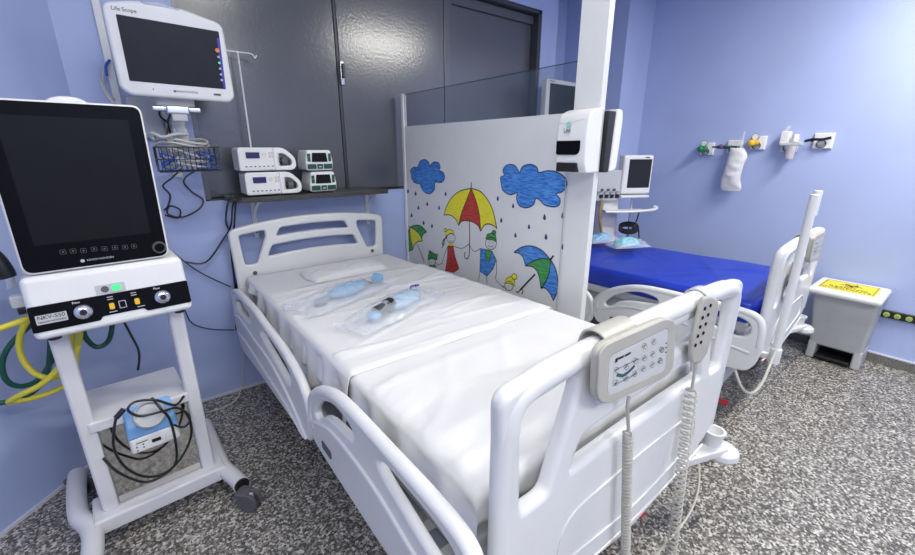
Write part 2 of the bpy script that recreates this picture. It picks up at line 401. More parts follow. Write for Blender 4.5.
umbrella(S2, [(118,355),(145,337),(180,333),(215,348),T], [T,(262,410),(270,450),(268,490),(255,522)], 0,
         [(118,355),(135,358),(150,372),(158,402)], [(158,402),(180,404),(197,418),(207,445),(212,480)], [(212,480),(225,478),(242,495),(255,522)],
         [T,(215,376),(180,388),(158,402)], [T,(242,415),(232,450),(212,480)], (CBLUE, CGRN, CBLUE), T)
line(S2([(192,430),(140,485)]), .010); line(S2([(243,382),(256,366)]), .010)
line(sm(S2([(125,488),(132,494),(143,482),(150,490),(145,500)]), 3, False), .006)
T = (40, 306)
umbrella(S1, [(27,420),(23,380),(28,335),T], [T,(58,299),(82,300),(107,325)], 0,
         [(27,420),(32,405),(44,398),(52,395)], [(52,395),(58,375),(74,362),(90,362)], [(90,362),(88,345),(95,332),(107,325)],
         [T,(42,340),(48,372),(52,395)], [T,(62,318),(80,338),(90,362)], (CGRN, CYEL, CGRN), T)
line(S1([(33,300),(40,310)])); line(S1([(68,372),(97,442)]), .006)
def disc(S, c, r, M, lw=.004):
    p = S([(c[0]+r*math.cos(k*math.pi/9), c[1]+r*math.sin(k*math.pi/9)*1.1) for k in range(18)]); fill(p, M); line(p, lw, True)
FACE = mat('face_white', (.68, .68, .67), .5)
# small figure with the green hat
disc(S1, (128, 444), 13, FACE); p = S1([(110,436),(113,412),(128,404),(143,414),(150,410),(147,436),(128,430)]); fill(p, CGRN, .0008); line(p, .004, True)
disc(S1, (120, 404), 5, CGRN); line(S1([(141,446),(152,455),(165,450)]), .004); fill(S1([(118,456),(142,456),(146,466),(112,464)]), CGRN)
# woman
disc(S1, (203, 350), 17, FACE)
p = S1([(181,344),(183,322),(196,313),(210,320),(216,333),(200,330)]); fill(p, CYEL, .0008); line(p, .004, True); disc(S1, (181, 317), 6, CYEL)
for k in range(4): line(sm(S1([(186,340+k*3),(178-k*2,355),(176-k*3,372),(166+k*3,388-k*4)]), 3, False), .0035)
fill(S1([(192,370),(213,370),(212,380),(192,380)]), CYEL, .0008)
p = S1([(190,380),(212,380),(218,420),(235,470),(215,485),(180,478),(188,430)]); fill(p, CRED); line(p, .0045, True)
for k in range(4): disc(S1, (205+k, 398+k*20), 2.5, CYEL, .002)
line(sm(S1([(213,380),(232,388),(252,388),(275,372)]), 4, False), .004); line(sm(S1([(189,385),(178,410),(172,435),(165,452)]), 4, False), .004)
for e_ in ((197, 347), (208, 345)): disc(S1, e_, 1.3, INK, .001)
line(sm(S1([(196,358),(203,362),(210,357)]), 3, False), .003)
# man
disc(S1, (361, 370), 22, FACE)
p = S1([(340,352),(346,334),(364,328),(380,336),(384,366),(368,356),(352,356)]); fill(p, CGRN, .0008); line(p, .004, True); disc(S1, (373, 327), 8, CGRN)
p = S1([(320,390),(345,395),(366,402),(382,435),(370,470),(345,500),(317,480)]); fill(p, CBLUE); line(p, .0045, True)
p = S1([(342,394),(366,400),(360,425),(352,455),(346,425),(340,448),(338,420)]); fill(p, CGRN, .0010); line(p, .003, True)
line(S1([(318,482),(312,522)]), .004); line(S1([(345,500),(345,528)]), .004); line(sm(S1([(320,390),(300,402),(288,396),(276,375)]), 4, False), .004)
line(sm(S1([(383,435),(384,480),(380,510),(390,525),(412,545)]), 4, False), .004)
for e_ in ((354, 368), (369, 368)): disc(S1, e_, 1.6, INK, .001)
line(sm(S1([(350,378),(360,384),(371,380)]), 3, False), .0035)
# child
disc(S2, (101, 471), 15, FACE); p = S2([(85,462),(92,446),(108,438),(120,452),(122,472),(104,462)]); fill(p, CYEL, .0008); line(p, .004, True); disc(S2, (120, 439), 9, CYEL)
line(S2([(92,482),(88,476),(75,470)]), .004)
# rain
def drop(S, c, k=1.0):
    p = sm(S([(c[0], c[1]-9*k), (c[0]+4*k, c[1]+2*k), (c[0]+3*k, c[1]+7*k), (c[0], c[1]+9*k), (c[0]-3*k, c[1]+7*k), (c[0]-4*k, c[1]+2*k)]), 2); fill(p, INKB)
for c_ in [(32,162),(62,172),(108,213),(73,228),(155,228),(181,173),(46,258),(94,288),(127,300)]: drop(S1, c_)
for c_ in [(62,167),(115,193),(74,243),(170,265),(123,295)]: drop(S2, c_)
for c_ in [(224,232),(287,227),(229,300),(288,335)]: drop(S2, c_, 1.25)
mu.build('mural', part, label='cartoon mural of a family under umbrellas in the rain')

# ------------------------------------------------------------------ dispensers on the post
dsp = thing('soap_dispenser', 'white wall soap dispenser with dark window on the mural side of the post', 'dispenser', (1.62, 1.16, 1.41))
b = MB(); prof = roundpoly([(1.621, 1.405, .004), (1.535, 1.405, .01), (1.517, 1.44, .02), (1.512, 1.56, .03), (1.525, 1.645, .03), (1.575, 1.665, .02), (1.621, 1.668, .004)], .01)
b.ext([[(x_, z_) for x_, z_ in prof]], .150, WHITE, MXZ(1.154), .006); hs = b.build('housing', dsp)
b = MB().ext([roundpoly([(-1.228, 1.480, .01), (-1.105, 1.480, .03), (-1.105, 1.538, .004), (-1.228, 1.538, .004)], .01)], .006, GLOSSB, MYZ(1.516), .002, True); b.build('window', dsp)
b = MB().box(1.510, 1.115, 1.409, 1.535, 1.222, 1.448, BLACK, .004); b.build('push_bar', dsp)
b = MB().text('Lee', .026, mat('slate_ink', (.08, .12, .16), .5), MYZ(1.5105, 1.176, 1.580)); b.ext([circ(-1.170, 1.603, .012, 16)], .0006, mat('pale_teal_ink', (.30, .62, .58), .5), MYZ(1.5110), 0, True); b.text('— — —', .008, PALE, MYZ(1.5105, 1.170, 1.563)); b.build('logo', dsp)
b = MB().stroke(sm([(-1.226, 1.612), (-1.19, 1.607), (-1.15, 1.612), (-1.10, 1.622)], 4, False), .002, PALE, MYZ(1.5158)); b.build('seam', dsp)
dp2 = thing('towel_dispenser', 'white dispenser with dark side on the far side of the post', 'dispenser', (1.66, 1.15, 1.41))
b = MB().ext([roundpoly([(1.659, 1.405), (1.700, 1.405), (1.714, 1.66), (1.659, 1.66)], .006)], .15, BLACK, MXZ(1.155), .004); b.build('back_shell', dp2)
b = MB().ext([roundpoly([(1.7005, 1.405, .008), (1.752, 1.415, .02), (1.765, 1.62, .02), (1.758, 1.668, .02), (1.715, 1.668, .008)], .01)], .16, WHITE, MXZ(1.155), .006); b.build('cover', dp2)

# ------------------------------------------------------------------ hospital bed
FY, HY = .475, 2.62
def board(mb, cx, hw, y, z0, zc, zm, lo, th, M, foot):
    X = lambda u: cx+u*hw
    top = [(X(u), zc+(zm-zc)*(1-u*u)) for u in [i/8 for i in range(-7, 8)]]
    if foot: bot = [(X(.97), z0+.16, .05), (X(.93), z0+.06, .06), (X(.6), z0, .03), (X(0), z0-.06, .1), (X(-.6), z0, .03), (X(-.93), z0+.06, .06), (X(-.97), z0+.16, .05)]
    else: bot = [(X(.97), z0, .02), (X(-.97), z0, .02)]
    out = roundpoly([(X(-1), zc-.004, .07)]+[(p[0], p[1], .01) for p in top]+[(X(1), zc-.004, .07)]+bot, .02)
    t0 = lo+.075; d = zc-(.047 if foot else .028)
    cv = lambda u: (zm-zc)*(1-u*u)
    holes = []
    for s in (-1, 1):
        e = .895 if not foot else .905
        holes.append(roundpoly([(X(s*e), d-.008), (X(s*.60), d+.010), (X(s*.60), d-.03), (X(s*.735), lo-.016), (X(s*(e-.025)), lo-.016)], .018))
    def slot(za, zb, u0, u1):
        up_ = [(X(u), zb+cv(u)*.9) for u in (-u1, -u1*.5, 0, u1*.5, u1)]; dn = [(X(u), za+cv(u)*.9) for u in (u0, u0*.5, 0, -u0*.5, -u0)]
        return roundpoly(up_+dn, .012)
    gap = (d-lo)
    holes.append(slot(lo+gap*.60, d-.022, .475, .42)); holes.append(slot(lo-.01, lo+gap*.30, .60, .535))
    mb.ext([out]+holes, th, M, MXZ(y), min(.016, th*.4))
    return X, cv
bed = thing('hospital_bed', 'white hospital bed in front with raised side rails and white linen', 'hospital bed', (1.0, FY, 0))
b = MB(); board(b, .885, .487, HY, .42, 1.065, 1.115, .868, .035, BEDP, False)
b.ext([circ(.505, .80, .012)], .004, RUBBER, MXZ(HY-.0175), 0, True); b.ext([circ(1.275, .822, .012)], .004, RUBBER, MXZ(HY-.0175), 0, True)
b.build('headboard', bed)
b = MB(); FCX, FHW = 1.035, .577
X, cv = board(b, FCX, FHW, FY, .42, 1.078, 1.098, .782, .042, BEDP, True)
b.tube([(X(-.965), FY, .50), (X(-.955), FY, .80), (X(-.945), FY, .98), (X(-.925), FY, 1.030), (X(-.87), FY, 1.052)]+[(X(u), FY, 1.056+cv(u)) for u in [i/4*.75 for i in range(-4, 5)]]+[(X(.87), FY, 1.052), (X(.925), FY, 1.030), (X(.945), FY, .98), (X(.955), FY, .80), (X(.965), FY, .50)], lambda t: .0285 if .12 < t < .88 else .0285-.008*(abs(t-.5)-.38)/.12, BEDP, smooth=5, seg=18)
b.build('footboard', bed)
b = MB()
rel = roundpoly([(X(-.66), .50, .05), (X(-.62), .655, .08), (X(0), .668, .1), (X(.62), .655, .08), (X(.66), .50, .05), (X(0), .46, .1)], .03)
inn = roundpoly([(X(-.65), .508, .05), (X(-.61), .648, .08), (X(0), .661, .1), (X(.61), .648, .08), (X(.65), .508, .05), (X(0), .469, .1)], .03)
b.ext([rel, inn], .004, BEDP, MXZ(FY-.021), 0, True)
b.tube([(X(u), FY-.019, .455-.05*(1-u*u)) for u in [i/6*.85 for i in range(-6, 7)]], .005, BEDP, smooth=2, seg=6); b.build('raised_trim', bed)

def rail(name, outpx, holes, ridges, x=.372):
    f = lambda pts, o_: [(-q.y, q.z) for q in (at(o_[0]+a/o_[2], o_[1]+c/o_[2], 0, x-.012) for a, c in pts)]
    return f
HRo = [(-2.66, .68), (-2.60, .725), (-2.42, .75), (-2.10, .76), (-1.92, .745), (-1.66, .735), (-1.50, .705), (-1.395, .65), (-1.352, .55), (-1.375, .455), (-1.47, .41), (-1.83, .385), (-2.30, .355), (-2.56, .335), (-2.66, .37), (-2.70, .52)]
FRo = [(-1.362, .55), (-1.362, .63), (-1.30, .705), (-1.18, .768), (-1.02, .808), (-.73, .815), (-.55, .815), (-.46, .80), (-.41, .74), (-.405, .60), (-.43, .50), (-.50, .46), (-.78, .452), (-1.07, .458), (-1.30, .47), (-1.345, .50)]
def make_rail(outl, holes, ridges, nm='side_rail'):
    b = MB(); o = sm(outl, 4)
    b.ext([o]+[sm(h, 4) for h in holes], .03, BEDP, MYZ(.385), .012)
    r = b.build(nm, bed)
    return r
r1 = make_rail(HRo, [[(-2.56, .65), (-2.50, .69), (-2.36, .71), (-2.22, .69), (-2.20, .65), (-2.34, .63), (-2.5, .62)], [(-2.00, .665), (-1.93, .70), (-1.76, .695), (-1.58, .67), (-1.55, .62), (-1.60, .585), (-1.75, .61), (-1.93, .64)]], 0)
r2 = make_rail(FRo, [[(-1.28, .63), (-1.20, .71), (-1.07, .76), (-.96, .75), (-.955, .715), (-1.03, .70), (-1.10, .69), (-1.18, .665), (-1.25, .61)], [(-.80, .745), (-.75, .765), (-.56, .765), (-.48, .74), (-.475, .68), (-.54, .655), (-.68, .69), (-.78, .72)]], 0)
def ridge(pts, par, r=.007, xx=.3685):
    b = MB(); b.tube([(xx, -a, z) for a, z in pts], r, BEDP, smooth=5, seg=8); b.build('raised_line', par)
ridge([(-2.64, .55), (-2.45, .585), (-2.15, .575), (-1.95, .58), (-1.75, .56), (-1.55, .50), (-1.42, .43)], r1)
ridge([(-2.62, .44), (-2.40, .46), (-2.0, .455), (-1.7, .45), (-1.45, .42)], r1)
ridge([(-1.335, .56), (-1.25, .60), (-1.12, .645), (-.95, .655), (-.80, .645), (-.65, .61), (-.45, .58)], r2)
b = MB().tube([(.385, 1.315, .54), (.385, 1.335, .61), (.385, 1.28, .695), (.385, 1.17, .757), (.385, 1.02, .794), (.385, .73, .80), (.385, .55, .80), (.385, .455, .782), (.385, .425, .72), (.385, .42, .62)], .0195, BEDP, smooth=6, seg=12); b.build('hand_rail', r2)
b = MB().tube([(.385, 2.665, .52), (.385, 2.645, .665), (.385, 2.58, .713), (.385, 2.42, .735), (.385, 2.10, .745), (.385, 1.92, .732), (.385, 1.66, .72), (.385, 1.51, .69), (.385, 1.41, .64), (.385, 1.372, .56), (.385, 1.40, .455)], .018, BEDP, smooth=6, seg=12); b.build('hand_rail', r1)
b = MB().ext([rect(-1.23, .515, -1.15, .545, .008)], .003, RUBBER, MYZ(.370), 0, True); b.build('badge', r2)
b = MB()
b.box(.47, .54, .60, 1.44, 2.56, .655, PALE, .01); b.box(.50, .60, .50, .56, 2.55, .60, PALE, .005); b.box(1.38, .60, .50, 1.44, 2.55, .60, PALE, .005)
b.box(.46, .50, .55, 1.50, .545, .62, PALE, .005)
b.box(.60, HY-.05, .58, 1.2, HY-.005, .62, PALE, .004); b.box(.6, FY+.015, .56, 1.3, .56, .60, PALE, .004)
for yy in (.80, 2.20):
    b.box(.49, yy-.02, .44, 1.58, yy+.02, .49, PALE, .005)
    b.box(.86, yy-.05, .26, 1.04, yy+.05, .52, PALE, .01)
for yy in (1.05, .62, 1.6, 2.3): b.box(.39, yy-.02, .52, .50, yy+.02, .56, PALE, .005)
b.build('bed_frame', bed)
b = MB(); b.box(.56, .62, .17, .62, 2.48, .27, PALE, .01); b.box(1.30, .62, .17, 1.36, 2.48, .27, PALE, .01)
for yy in (.66, 2.42, 1.5): b.box(.50, yy-.03, .17, 1.42, yy+.03, .27, PALE, .01)
b.build('base_frame', bed)
for wx in (.54, 1.38):
    for wy in (.66, 2.42):
        b = MB().cyl((wx-.022, wy, .065), (wx+.022, wy, .065), .065, RUBBER, seg=28, bev=.008); b.cyl((wx-.027, wy, .065), (wx+.027, wy, .065), .03, PALE)
        b.box(wx-.034, wy-.03, .09, wx-.024, wy+.03, .15, PALE, .004); b.box(wx+.024, wy-.03, .09, wx+.034, wy+.03, .15, PALE, .004); b.box(wx-.034, wy-.04, .135, wx+.034, wy+.04, .168, PALE, .01)
        b.box(wx-.02, wy-.10, .10, wx+.02, wy-.03, .115, REDP, .004); b.build('caster', bed)
# corner bumper with drip-stand socket (right foot corner)
b = MB(); c = at(722, 449, 2, .30)
b.lathe([(0, -.035), (.055, -.035), (.065, -.02), (.062, 0), (.045, .015), (.0, .022)], BEDP, (c.x, c.y, .30))
b.lathe([(.032, 0), (.034, .055), (.042, .075), (.042, .083), (.032, .083), (.028, .05)], BEDP, (c.x-.035, c.y+.03, .31))
b.hexa([(c.x-.02, c.y-.03, .30), (c.x-.02, c.y+.035, .30), (1.38, .66, .26), (1.38, .58, .26)], [(c.x-.02, c.y-.03, .33), (c.x-.02, c.y+.035, .33), (1.38, .66, .30), (1.38, .58, .30)], BEDP, .006)
b.build('corner_bumper', bed)

# -------- soft goods
def xl(y): return .455+.02*(1-(y-.5)/2.1)
def xr(y): return 1.375+.12*(1-(y-.5)/2.1)
def nz(x, y, s, seed=0): return noise.noise(Vector((x*s+seed, y*s-seed, seed*.7)))
def slab(name, lab, cat, M, y0, y1, z0, z1, XL, XR, bump, rnd=.03, parent=None, n=46, wr=None):
    "rounded mattress block"
    bm = bmesh.new(); rings = []
    for i in range(n+1):
        y = y0+(y1-y0)*i/n; e = min(1, min(y-y0, y1-y)/rnd); ins = rnd*.6*(1-math.sqrt(max(0, 1-(1-e)**2)))
        a, c = XL(y)+ins, XR(y)-ins; zt = z1-ins*.8; zb = z0+ins*.5; ring = []
        prof = []
        m_ = 30
        for k in range(m_+1):
            u = k/m_; prof.append((a+rnd+(c-a-2*rnd)*u, zt))
        for k in range(1, 5): t = k/5*math.pi/2; prof.append((c-rnd+rnd*math.sin(t), zt-rnd+rnd*math.cos(t)))
        prof.append((c, (zt+zb)/2)); prof.append((c-.01, zb)); prof.append(((a+c)/2, zb)); prof.append((a+.01, zb)); prof.append((a, (zt+zb)/2))
        for k in range(1, 5): t = (5-k)/5*math.pi/2; prof.append((a+rnd-rnd*math.sin(t), zt-rnd+rnd*math.cos(t)))
        for (x, z) in prof:
            q = bump(x, y) if z > zt-.01 else bump(x, y)*.3
            ring.append(bm.verts.new((x, y, z+q)))
        rings.append(ring)
    for A, B in zip(rings, rings[1:]):
        for k in range(len(A)): bm.faces.new((A[k], B[k], B[(k+1) % len(A)], A[(k+1) % len(A)]))
    bm.faces.new(rings[0]); bm.faces.new(rings[-1][::-1]); bmesh.ops.recalc_face_normals(bm, faces=list(bm.faces))
    mb = MB(); mb._add(bm, M); o = mb.build(name, parent, 60); return tag(o, lab, cat) if lab else o
slab('mattress', 'mattress under the white sheets of the front bed', 'mattress', mat('mattress_cover', (.35, .38, .45), .6), .565, 2.57, .657, .775, xl, xr, lambda x, y: 0)

def sheet(name, label, M, y0, y1, ztop, hang_l, hang_r, wr, seed, off=0.0, n=110, foot=False):
    bm = bmesh.new(); rows = []
    for i in range(n+1):
        y = y0+(y1-y0)*i/n; a = xl(y)-off; c = xr(y)+off; hl = hang_l(y); hr = hang_r(y); row = []
        endf = 0.0
        for k in range(-9, 0):     # left hang, bottom to top
            t = -k/9.0
            fold = (.016*math.sin(y*34+3*nz(y, 2, 3, seed))+.016*nz(y, 0, 11, seed)+.008)*t**.7
            row.append((a-.006-max(-.004, fold)-.004*t, y+.01*nz(y, t, 6, seed+3)*t, ztop-.018-(hl-.018)*t))
        for k in range(4): th = k/4*math.pi/2; row.append((a-.006+.02*(1-math.cos(th)), y, ztop-.02+.02*math.sin(th)))
        for k in range(51):
            x = a+.014+(c-a-.028)*k/50
            row.append((x, y, ztop+wr(x, y)))
        for k in range(1, 5): th = (4-k)/4*math.pi/2; row.append((c+.006-.02*(1-math.cos(th)), y, ztop-.02+.02*math.sin(th)))
        for k in range(1, 8):
            t = k/7.0; fold = (.012*math.sin(y*37+seed)+.012*nz(y, 3, 8, seed)+.006)*t
            row.append((c+.006+max(-.004, fold), y, ztop-.018-(hr-.018)*t))
        rows.append([bm.verts.new(p) for p in row])
    for A, B in zip(rows, rows[1:]):
        for k in range(len(A)-1): bm.faces.new((A[k], A[k+1], B[k+1], B[k]))
    if foot:   # end drape at the foot, tucked down behind the footboard
        A = rows[0]; prev = A
        for j in range(1, 6):
            t = j/5; cur = [bm.verts.new((v.co.x, y0-.012-.004*math.sin(v.co.x*50)*t, max(v.co.z-.085*t, .66) if v.co.z > .66 else v.co.z)) for v in A]
            for k in range(len(A)-1):
                try: bm.faces.new((prev[k], prev[k+1], cur[k+1], cur[k]))
                except ValueError: pass
            prev = cur
    bmesh.ops.recalc_face_normals(bm, faces=list(bm.faces))
    up_ = sum(f.normal.z for f in bm.faces)
    if up_ < 0: bmesh.ops.reverse_faces(bm, faces=list(bm.faces))
    mb = MB(); mb._add(bm, M); o = mb.build(name, None, 75)
    md = o.modifiers.new('cloth', 'SOLIDIFY'); md.thickness = .003; md.offset = 1
    return tag(o, label, 'bed sheet', 'white linen on the front bed')
def creases(x, y, L):
    s = 0
    for (x0, y0, ang, wd, ln, h) in L:
        dx, dy = x-x0, y-y0; ca, sa = math.cos(ang), math.sin(ang); u = dx*ca+dy*sa; v = -dx*sa+dy*ca
        s += h*math.exp(-(v/wd)**2)*math.exp(-(u/ln)**2)
    return s
rnd = random.Random(5)
CR1 = [(rnd.uniform(.5, 1.4), rnd.uniform(.6, 1.25), rnd.uniform(-.5, 1.3), rnd.uniform(.008, .016), rnd.uniform(.10, .35), rnd.uniform(.003, .010)) for _ in range(26)]
CR1 += [(.49, .62+.05*k, .35, .012, .10, .007) for k in range(9)]
CR2 = [(rnd.uniform(.5, 1.4), rnd.uniform(1.25, 2.2), rnd.uniform(-.25, .35), rnd.uniform(.007, .014), rnd.uniform(.12, .35), rnd.uniform(.003, .008)) for _ in range(34)]
CR2 += [(.95, 1.16, -.06, .012, .5, .006), (.95, 1.195, -.05, .01, .45, .005), (.8, 2.12, .03, .012, .5, .006), (.55, 1.30, -.1, .014, .12, .01)]
fit = sheet('bed_sheet', 'white fitted sheet over the whole mattress of the front bed', SHEET, .545, 2.575, .787,
      lambda y: .105+.03*nz(y, 1, 3, 2)-(.05 if y > 2.3 else 0), lambda y: .11, lambda x, y: .003*nz(x, y, 6)+(creases(x, y, CR1) if y < 1.12 else 0)*min(1, max(0, (1.12-y)*12)), 1.0, foot=True)
drw = sheet('draw_sheet', 'white draw sheet folded across the middle of the front bed', SHEET, 1.155, 2.17, .7945,
      lambda y: .19+.05*nz(y, 5, 3.5, 7)+.05*math.exp(-((y-1.65)/.2)**2)-.06*math.exp(-((y-1.32)/.1)**2), lambda y: .12,
      lambda x, y: (.003*(1+nz(x, y, 5, 3))+creases(x, y, CR2))*min(1, (y-1.155)/.03)-.004*max(0, 1-(y-1.155)/.02), 2.3, off=.008)

# pillow
def blob(name, parent, M, cx, cy, cz, hx, hy, hz, rz, sq=.35, wr=.006, seed=1, n=28, flatb=True):
    bm = bmesh.new(); top = {}; bt = {}
    for i in range(n+1):
        for j in range(n+1):
            u = i/n*2-1; v = j/n*2-1
            k = max(0, (1-abs(u)**3.2))**sq*max(0, (1-abs(v)**3.2))**sq
            pinch = 1-.06*(1-k)*(abs(u*v))
            x, y = u*hx*pinch, v*hy*pinch
            w_ = wr*nz(x*3, y*3, 9, seed)*(k)+wr*.7*nz(x, y, 30, seed)*k
            P = Matrix.Rotation(rz, 3, 'Z') @ Vector((x, y, 0))
            top[i, j] = bm.verts.new((cx+P.x, cy+P.y, cz+hz*k+w_+.002)); bt[i, j] = bm.verts.new((cx+P.x, cy+P.y, cz+(0 if flatb else -hz*k)))
    for i in range(n):
        for j in range(n):
            bm.faces.new((top[i, j], top[i+1, j], top[i+1, j+1], top[i, j+1])); bm.faces.new((bt[i, j], bt[i, j+1], bt[i+1, j+1], bt[i+1, j]))
    for k in range(n):
        for a, c in (((k, 0), (k+1, 0)), ((k+1, n), (k, n)), ((0, k+1), (0, k)), ((n, k), (n, k+1))): bm.faces.new((bt[a], bt[c], top[c], top[a]))
    bmesh.ops.recalc_face_normals(bm, faces=list(bm.faces))
    mb = MB(); mb._add(bm, M); return mb.build(name, parent, 70)
pl = blob('pillow', None, PILLOWM, .95, 2.335, .792, .245, .125, .040, R(4), .3, .006, 4)
tag(pl, 'flat white pillow lying at the head of the front bed', 'pillow')

# -------- pouches with resuscitator masks
def pouch(label, cx, cy, z, L, W, rz, seed, mk):
    t = thing('sterile_pouch', label, 'pouch', (cx, cy, z), rz, "pouches on the front bed")
    mk(t, cx, cy, z, rz)
    bm = bmesh.new(); n, m_ = 44, 20; V = {}; Rm = Matrix.Rotation(rz, 3, 'Z')
    for i in range(n+1):
        for j in range(m_+1):
            u = i/n*2-1; v = j/m_*2-1; k = max(0, 1-u*u*1.0)**.8*max(0, 1-v*v)**.7
            x = u*L/2*(1+.05*nz(v, 0, 2.5, seed)); y = v*W/2*(1+.14*nz(u, 1, 2.2, seed+5))
            zz = .004+.052*k+.012*abs(nz(x, y, 16, seed))+.007*nz(x, y, 38, seed+9)*(.4+k)
            if abs(u) > .85: zz += .018*(abs(u)-.85)/.15*(nz(y, u, 14, seed)+.4)
            P = Rm @ Vector((x, y, 0)); V[i, j] = bm.verts.new((cx+P.x, cy+P.y, z+max(.002, zz)))
    for i in range(n):
        for j in range(m_): bm.faces.new((V[i, j], V[i+1, j], V[i+1, j+1], V[i, j+1]))
    mb = MB(); mb._add(bm, POUCH); mb.build('film', t, 50); return t
def loc(cx, cy, z, rz):
    Rm = Matrix.Translation((cx, cy, z)) @ Matrix.Rotation(rz, 4, 'Z'); return Rm
def mk1(t, cx, cy, z, rz):
    m_ = loc(cx, cy, z, rz)
    MB().ball((.03, .0, .028), (.125, .055, .030), PALEB, mx=m_).build('breathing_bag', t, label='pale blue breathing bag')
    b = MB().cyl((.115, .005, .03), (.15, .008, .03), .014, BLACK, mx=m_); b.tube([(.145, .03, .02), (.175, .03, .02), (.18, -.02, .02), (.15, -.02, .02)], .004, BLACK, True, mx=m_); b.build('valve', t)
    MB().cyl((-.17, .01, .012), (-.115, -.005, .016), .014, mat('grey_clear', (.25, .28, .33), .3), r1=.02, mx=m_).build('connector', t)
    MB().hexa([(.20, -.01, .01), (.27, -.02, .012), (.26, .04, .012), (.24, .05, .01)], [(.20, -.01, .02), (.27, -.02, .045), (.26, .04, .05), (.24, .05, .02)], PALEB, .003, mx=m_).build('blue_tab', t)
def mk2(t, cx, cy, z, rz):
    m_ = loc(cx, cy, z, rz)
    MB().ball((.06, .0, .028), (.125, .055, .030), mat('pale_blue_clear', (.36, .55, .72), .3), mx=m_).build('breathing_bag', t, label='pale blue breathing bag')
    b = MB().cyl((-.135, -.005, .030), (-.055, -.002, .032), .027, mat('smoke_grey', (.06, .065, .07), .3), mx=m_); b.cyl((-.058, -.002, .034), (-.030, 0, .034), .031, BLACK, mx=m_); b.build('valve', t)
    MB().ball((-.15, -.005, .022), (.03, .034, .02), PALEB, mx=m_).build('mask', t)
    b = MB().tube([(.15, .02, .045), (.165, .03, .055), (.20, .03, .05), (.21, .015, .052), (.175, .01, .056)], .004, mat('violet_ink', (.10, .06, .40), .4), mx=m_); b.build('label_print', t)
pouch('clear sterile pouch with pale blue breathing bag, farther of two on the front bed', .745, 1.86, .812, .56, .22, R(20), 1, mk1)
pouch('clear sterile pouch with dark grey valve, nearer of two on the front bed', .855, 1.55, .812, .60, .20, R(22), 6, mk2)

# -------- control panel and hand pendant on the footboard
def cp(pts, y): return [(q.x, q.z) for q in (at(a, c, 1, y) for a, c in pts)]
cpl = thing('bed_control_panel', 'beige control panel with keypad hooked over the footboard of the front bed', 'control panel', (1.0, FY, 0))
CYP = FY-.062
outl = [(598, 353), (605, 344), (665, 318), (675, 321), (672, 368), (664, 377), (606, 404), (596, 399)]
inl = [(608, 356), (667, 327), (664, 369), (606, 395)]
b = MB(); b.ext([roundpoly(cp(outl, CYP), .03)], .018, BEIGE, MXZ(CYP+.010), .006)
bez = roundpoly(cp(outl, CYP), .03); b.ext([bez, roundpoly(cp(inl, CYP), .018)], .006, BEIGE, MXZ(CYP+.002), .003, True); hsg = b.build('panel_housing', cpl)
b = MB(); b.ext([roundpoly(cp(inl, CYP), .018)], .003, KEYPAD, MXZ(CYP-.0005), 0, True)
KP = MXZ(CYP-.0038)
def kline(pts, wd=.0022, M=INK, closed=False): b.stroke(cp(pts, CYP), wd, M, KP, closed, .0006)
q = cp([(622, 353)], CYP)[0]; ln = cp([(613, 361), (628, 353)], CYP)
ang = math.atan2(ln[1][1]-ln[0][1], ln[1][0]-ln[0][0])
kline([(613.5, 360), (616, 358.8)], .010); kline([(616.5, 358), (622, 355.6)], .0055); kline([(623, 355.2), (629, 352)], .0055)
kline([(612, 370), (637, 358), (635, 373), (611, 385)], .0016, mat('petrol_ink', (.02, .09, .12), .5), True)
kline([(615, 374), (621, 375), (627, 371), (633, 365)], .008, mat('petrol_ink', (.02, .09, .12), .5))
def ico(x, y, r=2.3, M=INK):
    pts = [(x+r*math.cos(k*math.pi/5), y+r*1.25*math.sin(k*math.pi/5)) for k in range(10)]; kline(pts, .0011, RUBBER, True); kline([(x-r*.5, y+r*.5), (x, y-r*.1), (x+r*.4, y-r*.5)], .0034, M)
for x_, y_ in ((615, 369), (624.5, 366), (633.5, 360), (614.5, 382), (624, 377.5), (633, 373), (642.5, 357.5), (641.5, 368), (642.8, 345.5), (652, 341), (651, 353.5), (660, 349), (650.5, 364), (658.5, 360)): ico(x_, y_)
ico(660, 349, 2.0, REDP); ico(658.5, 360, 2, REDP)
for x_, y_ in ((664.5, 342.5), (664.2, 347), (664, 351.5)): kline([(x_-.8, y_), (x_+.8, y_)], .003)
kline([(639, 352), (646, 349), (645, 371), (638, 374)], .001, PALE, True)
b.build('keypad', cpl)
# hook over the top tube
b = MB(); hx0, hx1 = at(619, 345, 1, CYP).x, at(650, 332, 1, CYP).x
hk = [(FY-.045, .985), (FY-.043, 1.07), (FY-.030, 1.106), (FY, 1.1185), (FY+.030, 1.106), (FY+.042, 1.07)]
pin = [(FY-.040, .985), (FY-.038, 1.067), (FY-.026, 1.102), (FY, 1.1135), (FY+.026, 1.102), (FY+.037, 1.07)]
mxs = Matrix(((0, 0, 1, (hx0+hx1)/2), (1, 0, 0, 0), (0, 1, 0, 0), (0, 0, 0, 1)))
b.ext([[tuple(p) for p in sm(hk, 4, False)]+[tuple(p) for p in sm(pin, 4, False)[::-1]]], hx1-hx0, BEIGE, mxs, .002)
b.build('hook', cpl)
def coil(mb, p0, p1, r, wr, pitch, M, sag=.0):
    p0, p1 = Vector(p0), Vector(p1); L = (p1-p0).length; n = int(L/pitch); pts = []; ax = (p1-p0).normalized(); a = ax.orthogonal().normalized(); c = ax.cross(a)
    for i in range(n*10+1):
        t = i/(n*10); th = i/10*2*math.pi
        pts.append(p0+(p1-p0)*t+(a*math.cos(th)+c*math.sin(th))*r+Vector((sag*math.sin(math.pi*t), 0, 0)))
    mb.tube(pts, wr, M, smooth=0, seg=6)
b = MB(); c0 = at(629, 397, 1, CYP+.01); c1 = at(628, 432, 1, CYP+.01); c2 = at(625, 575, 1, CYP+.0)
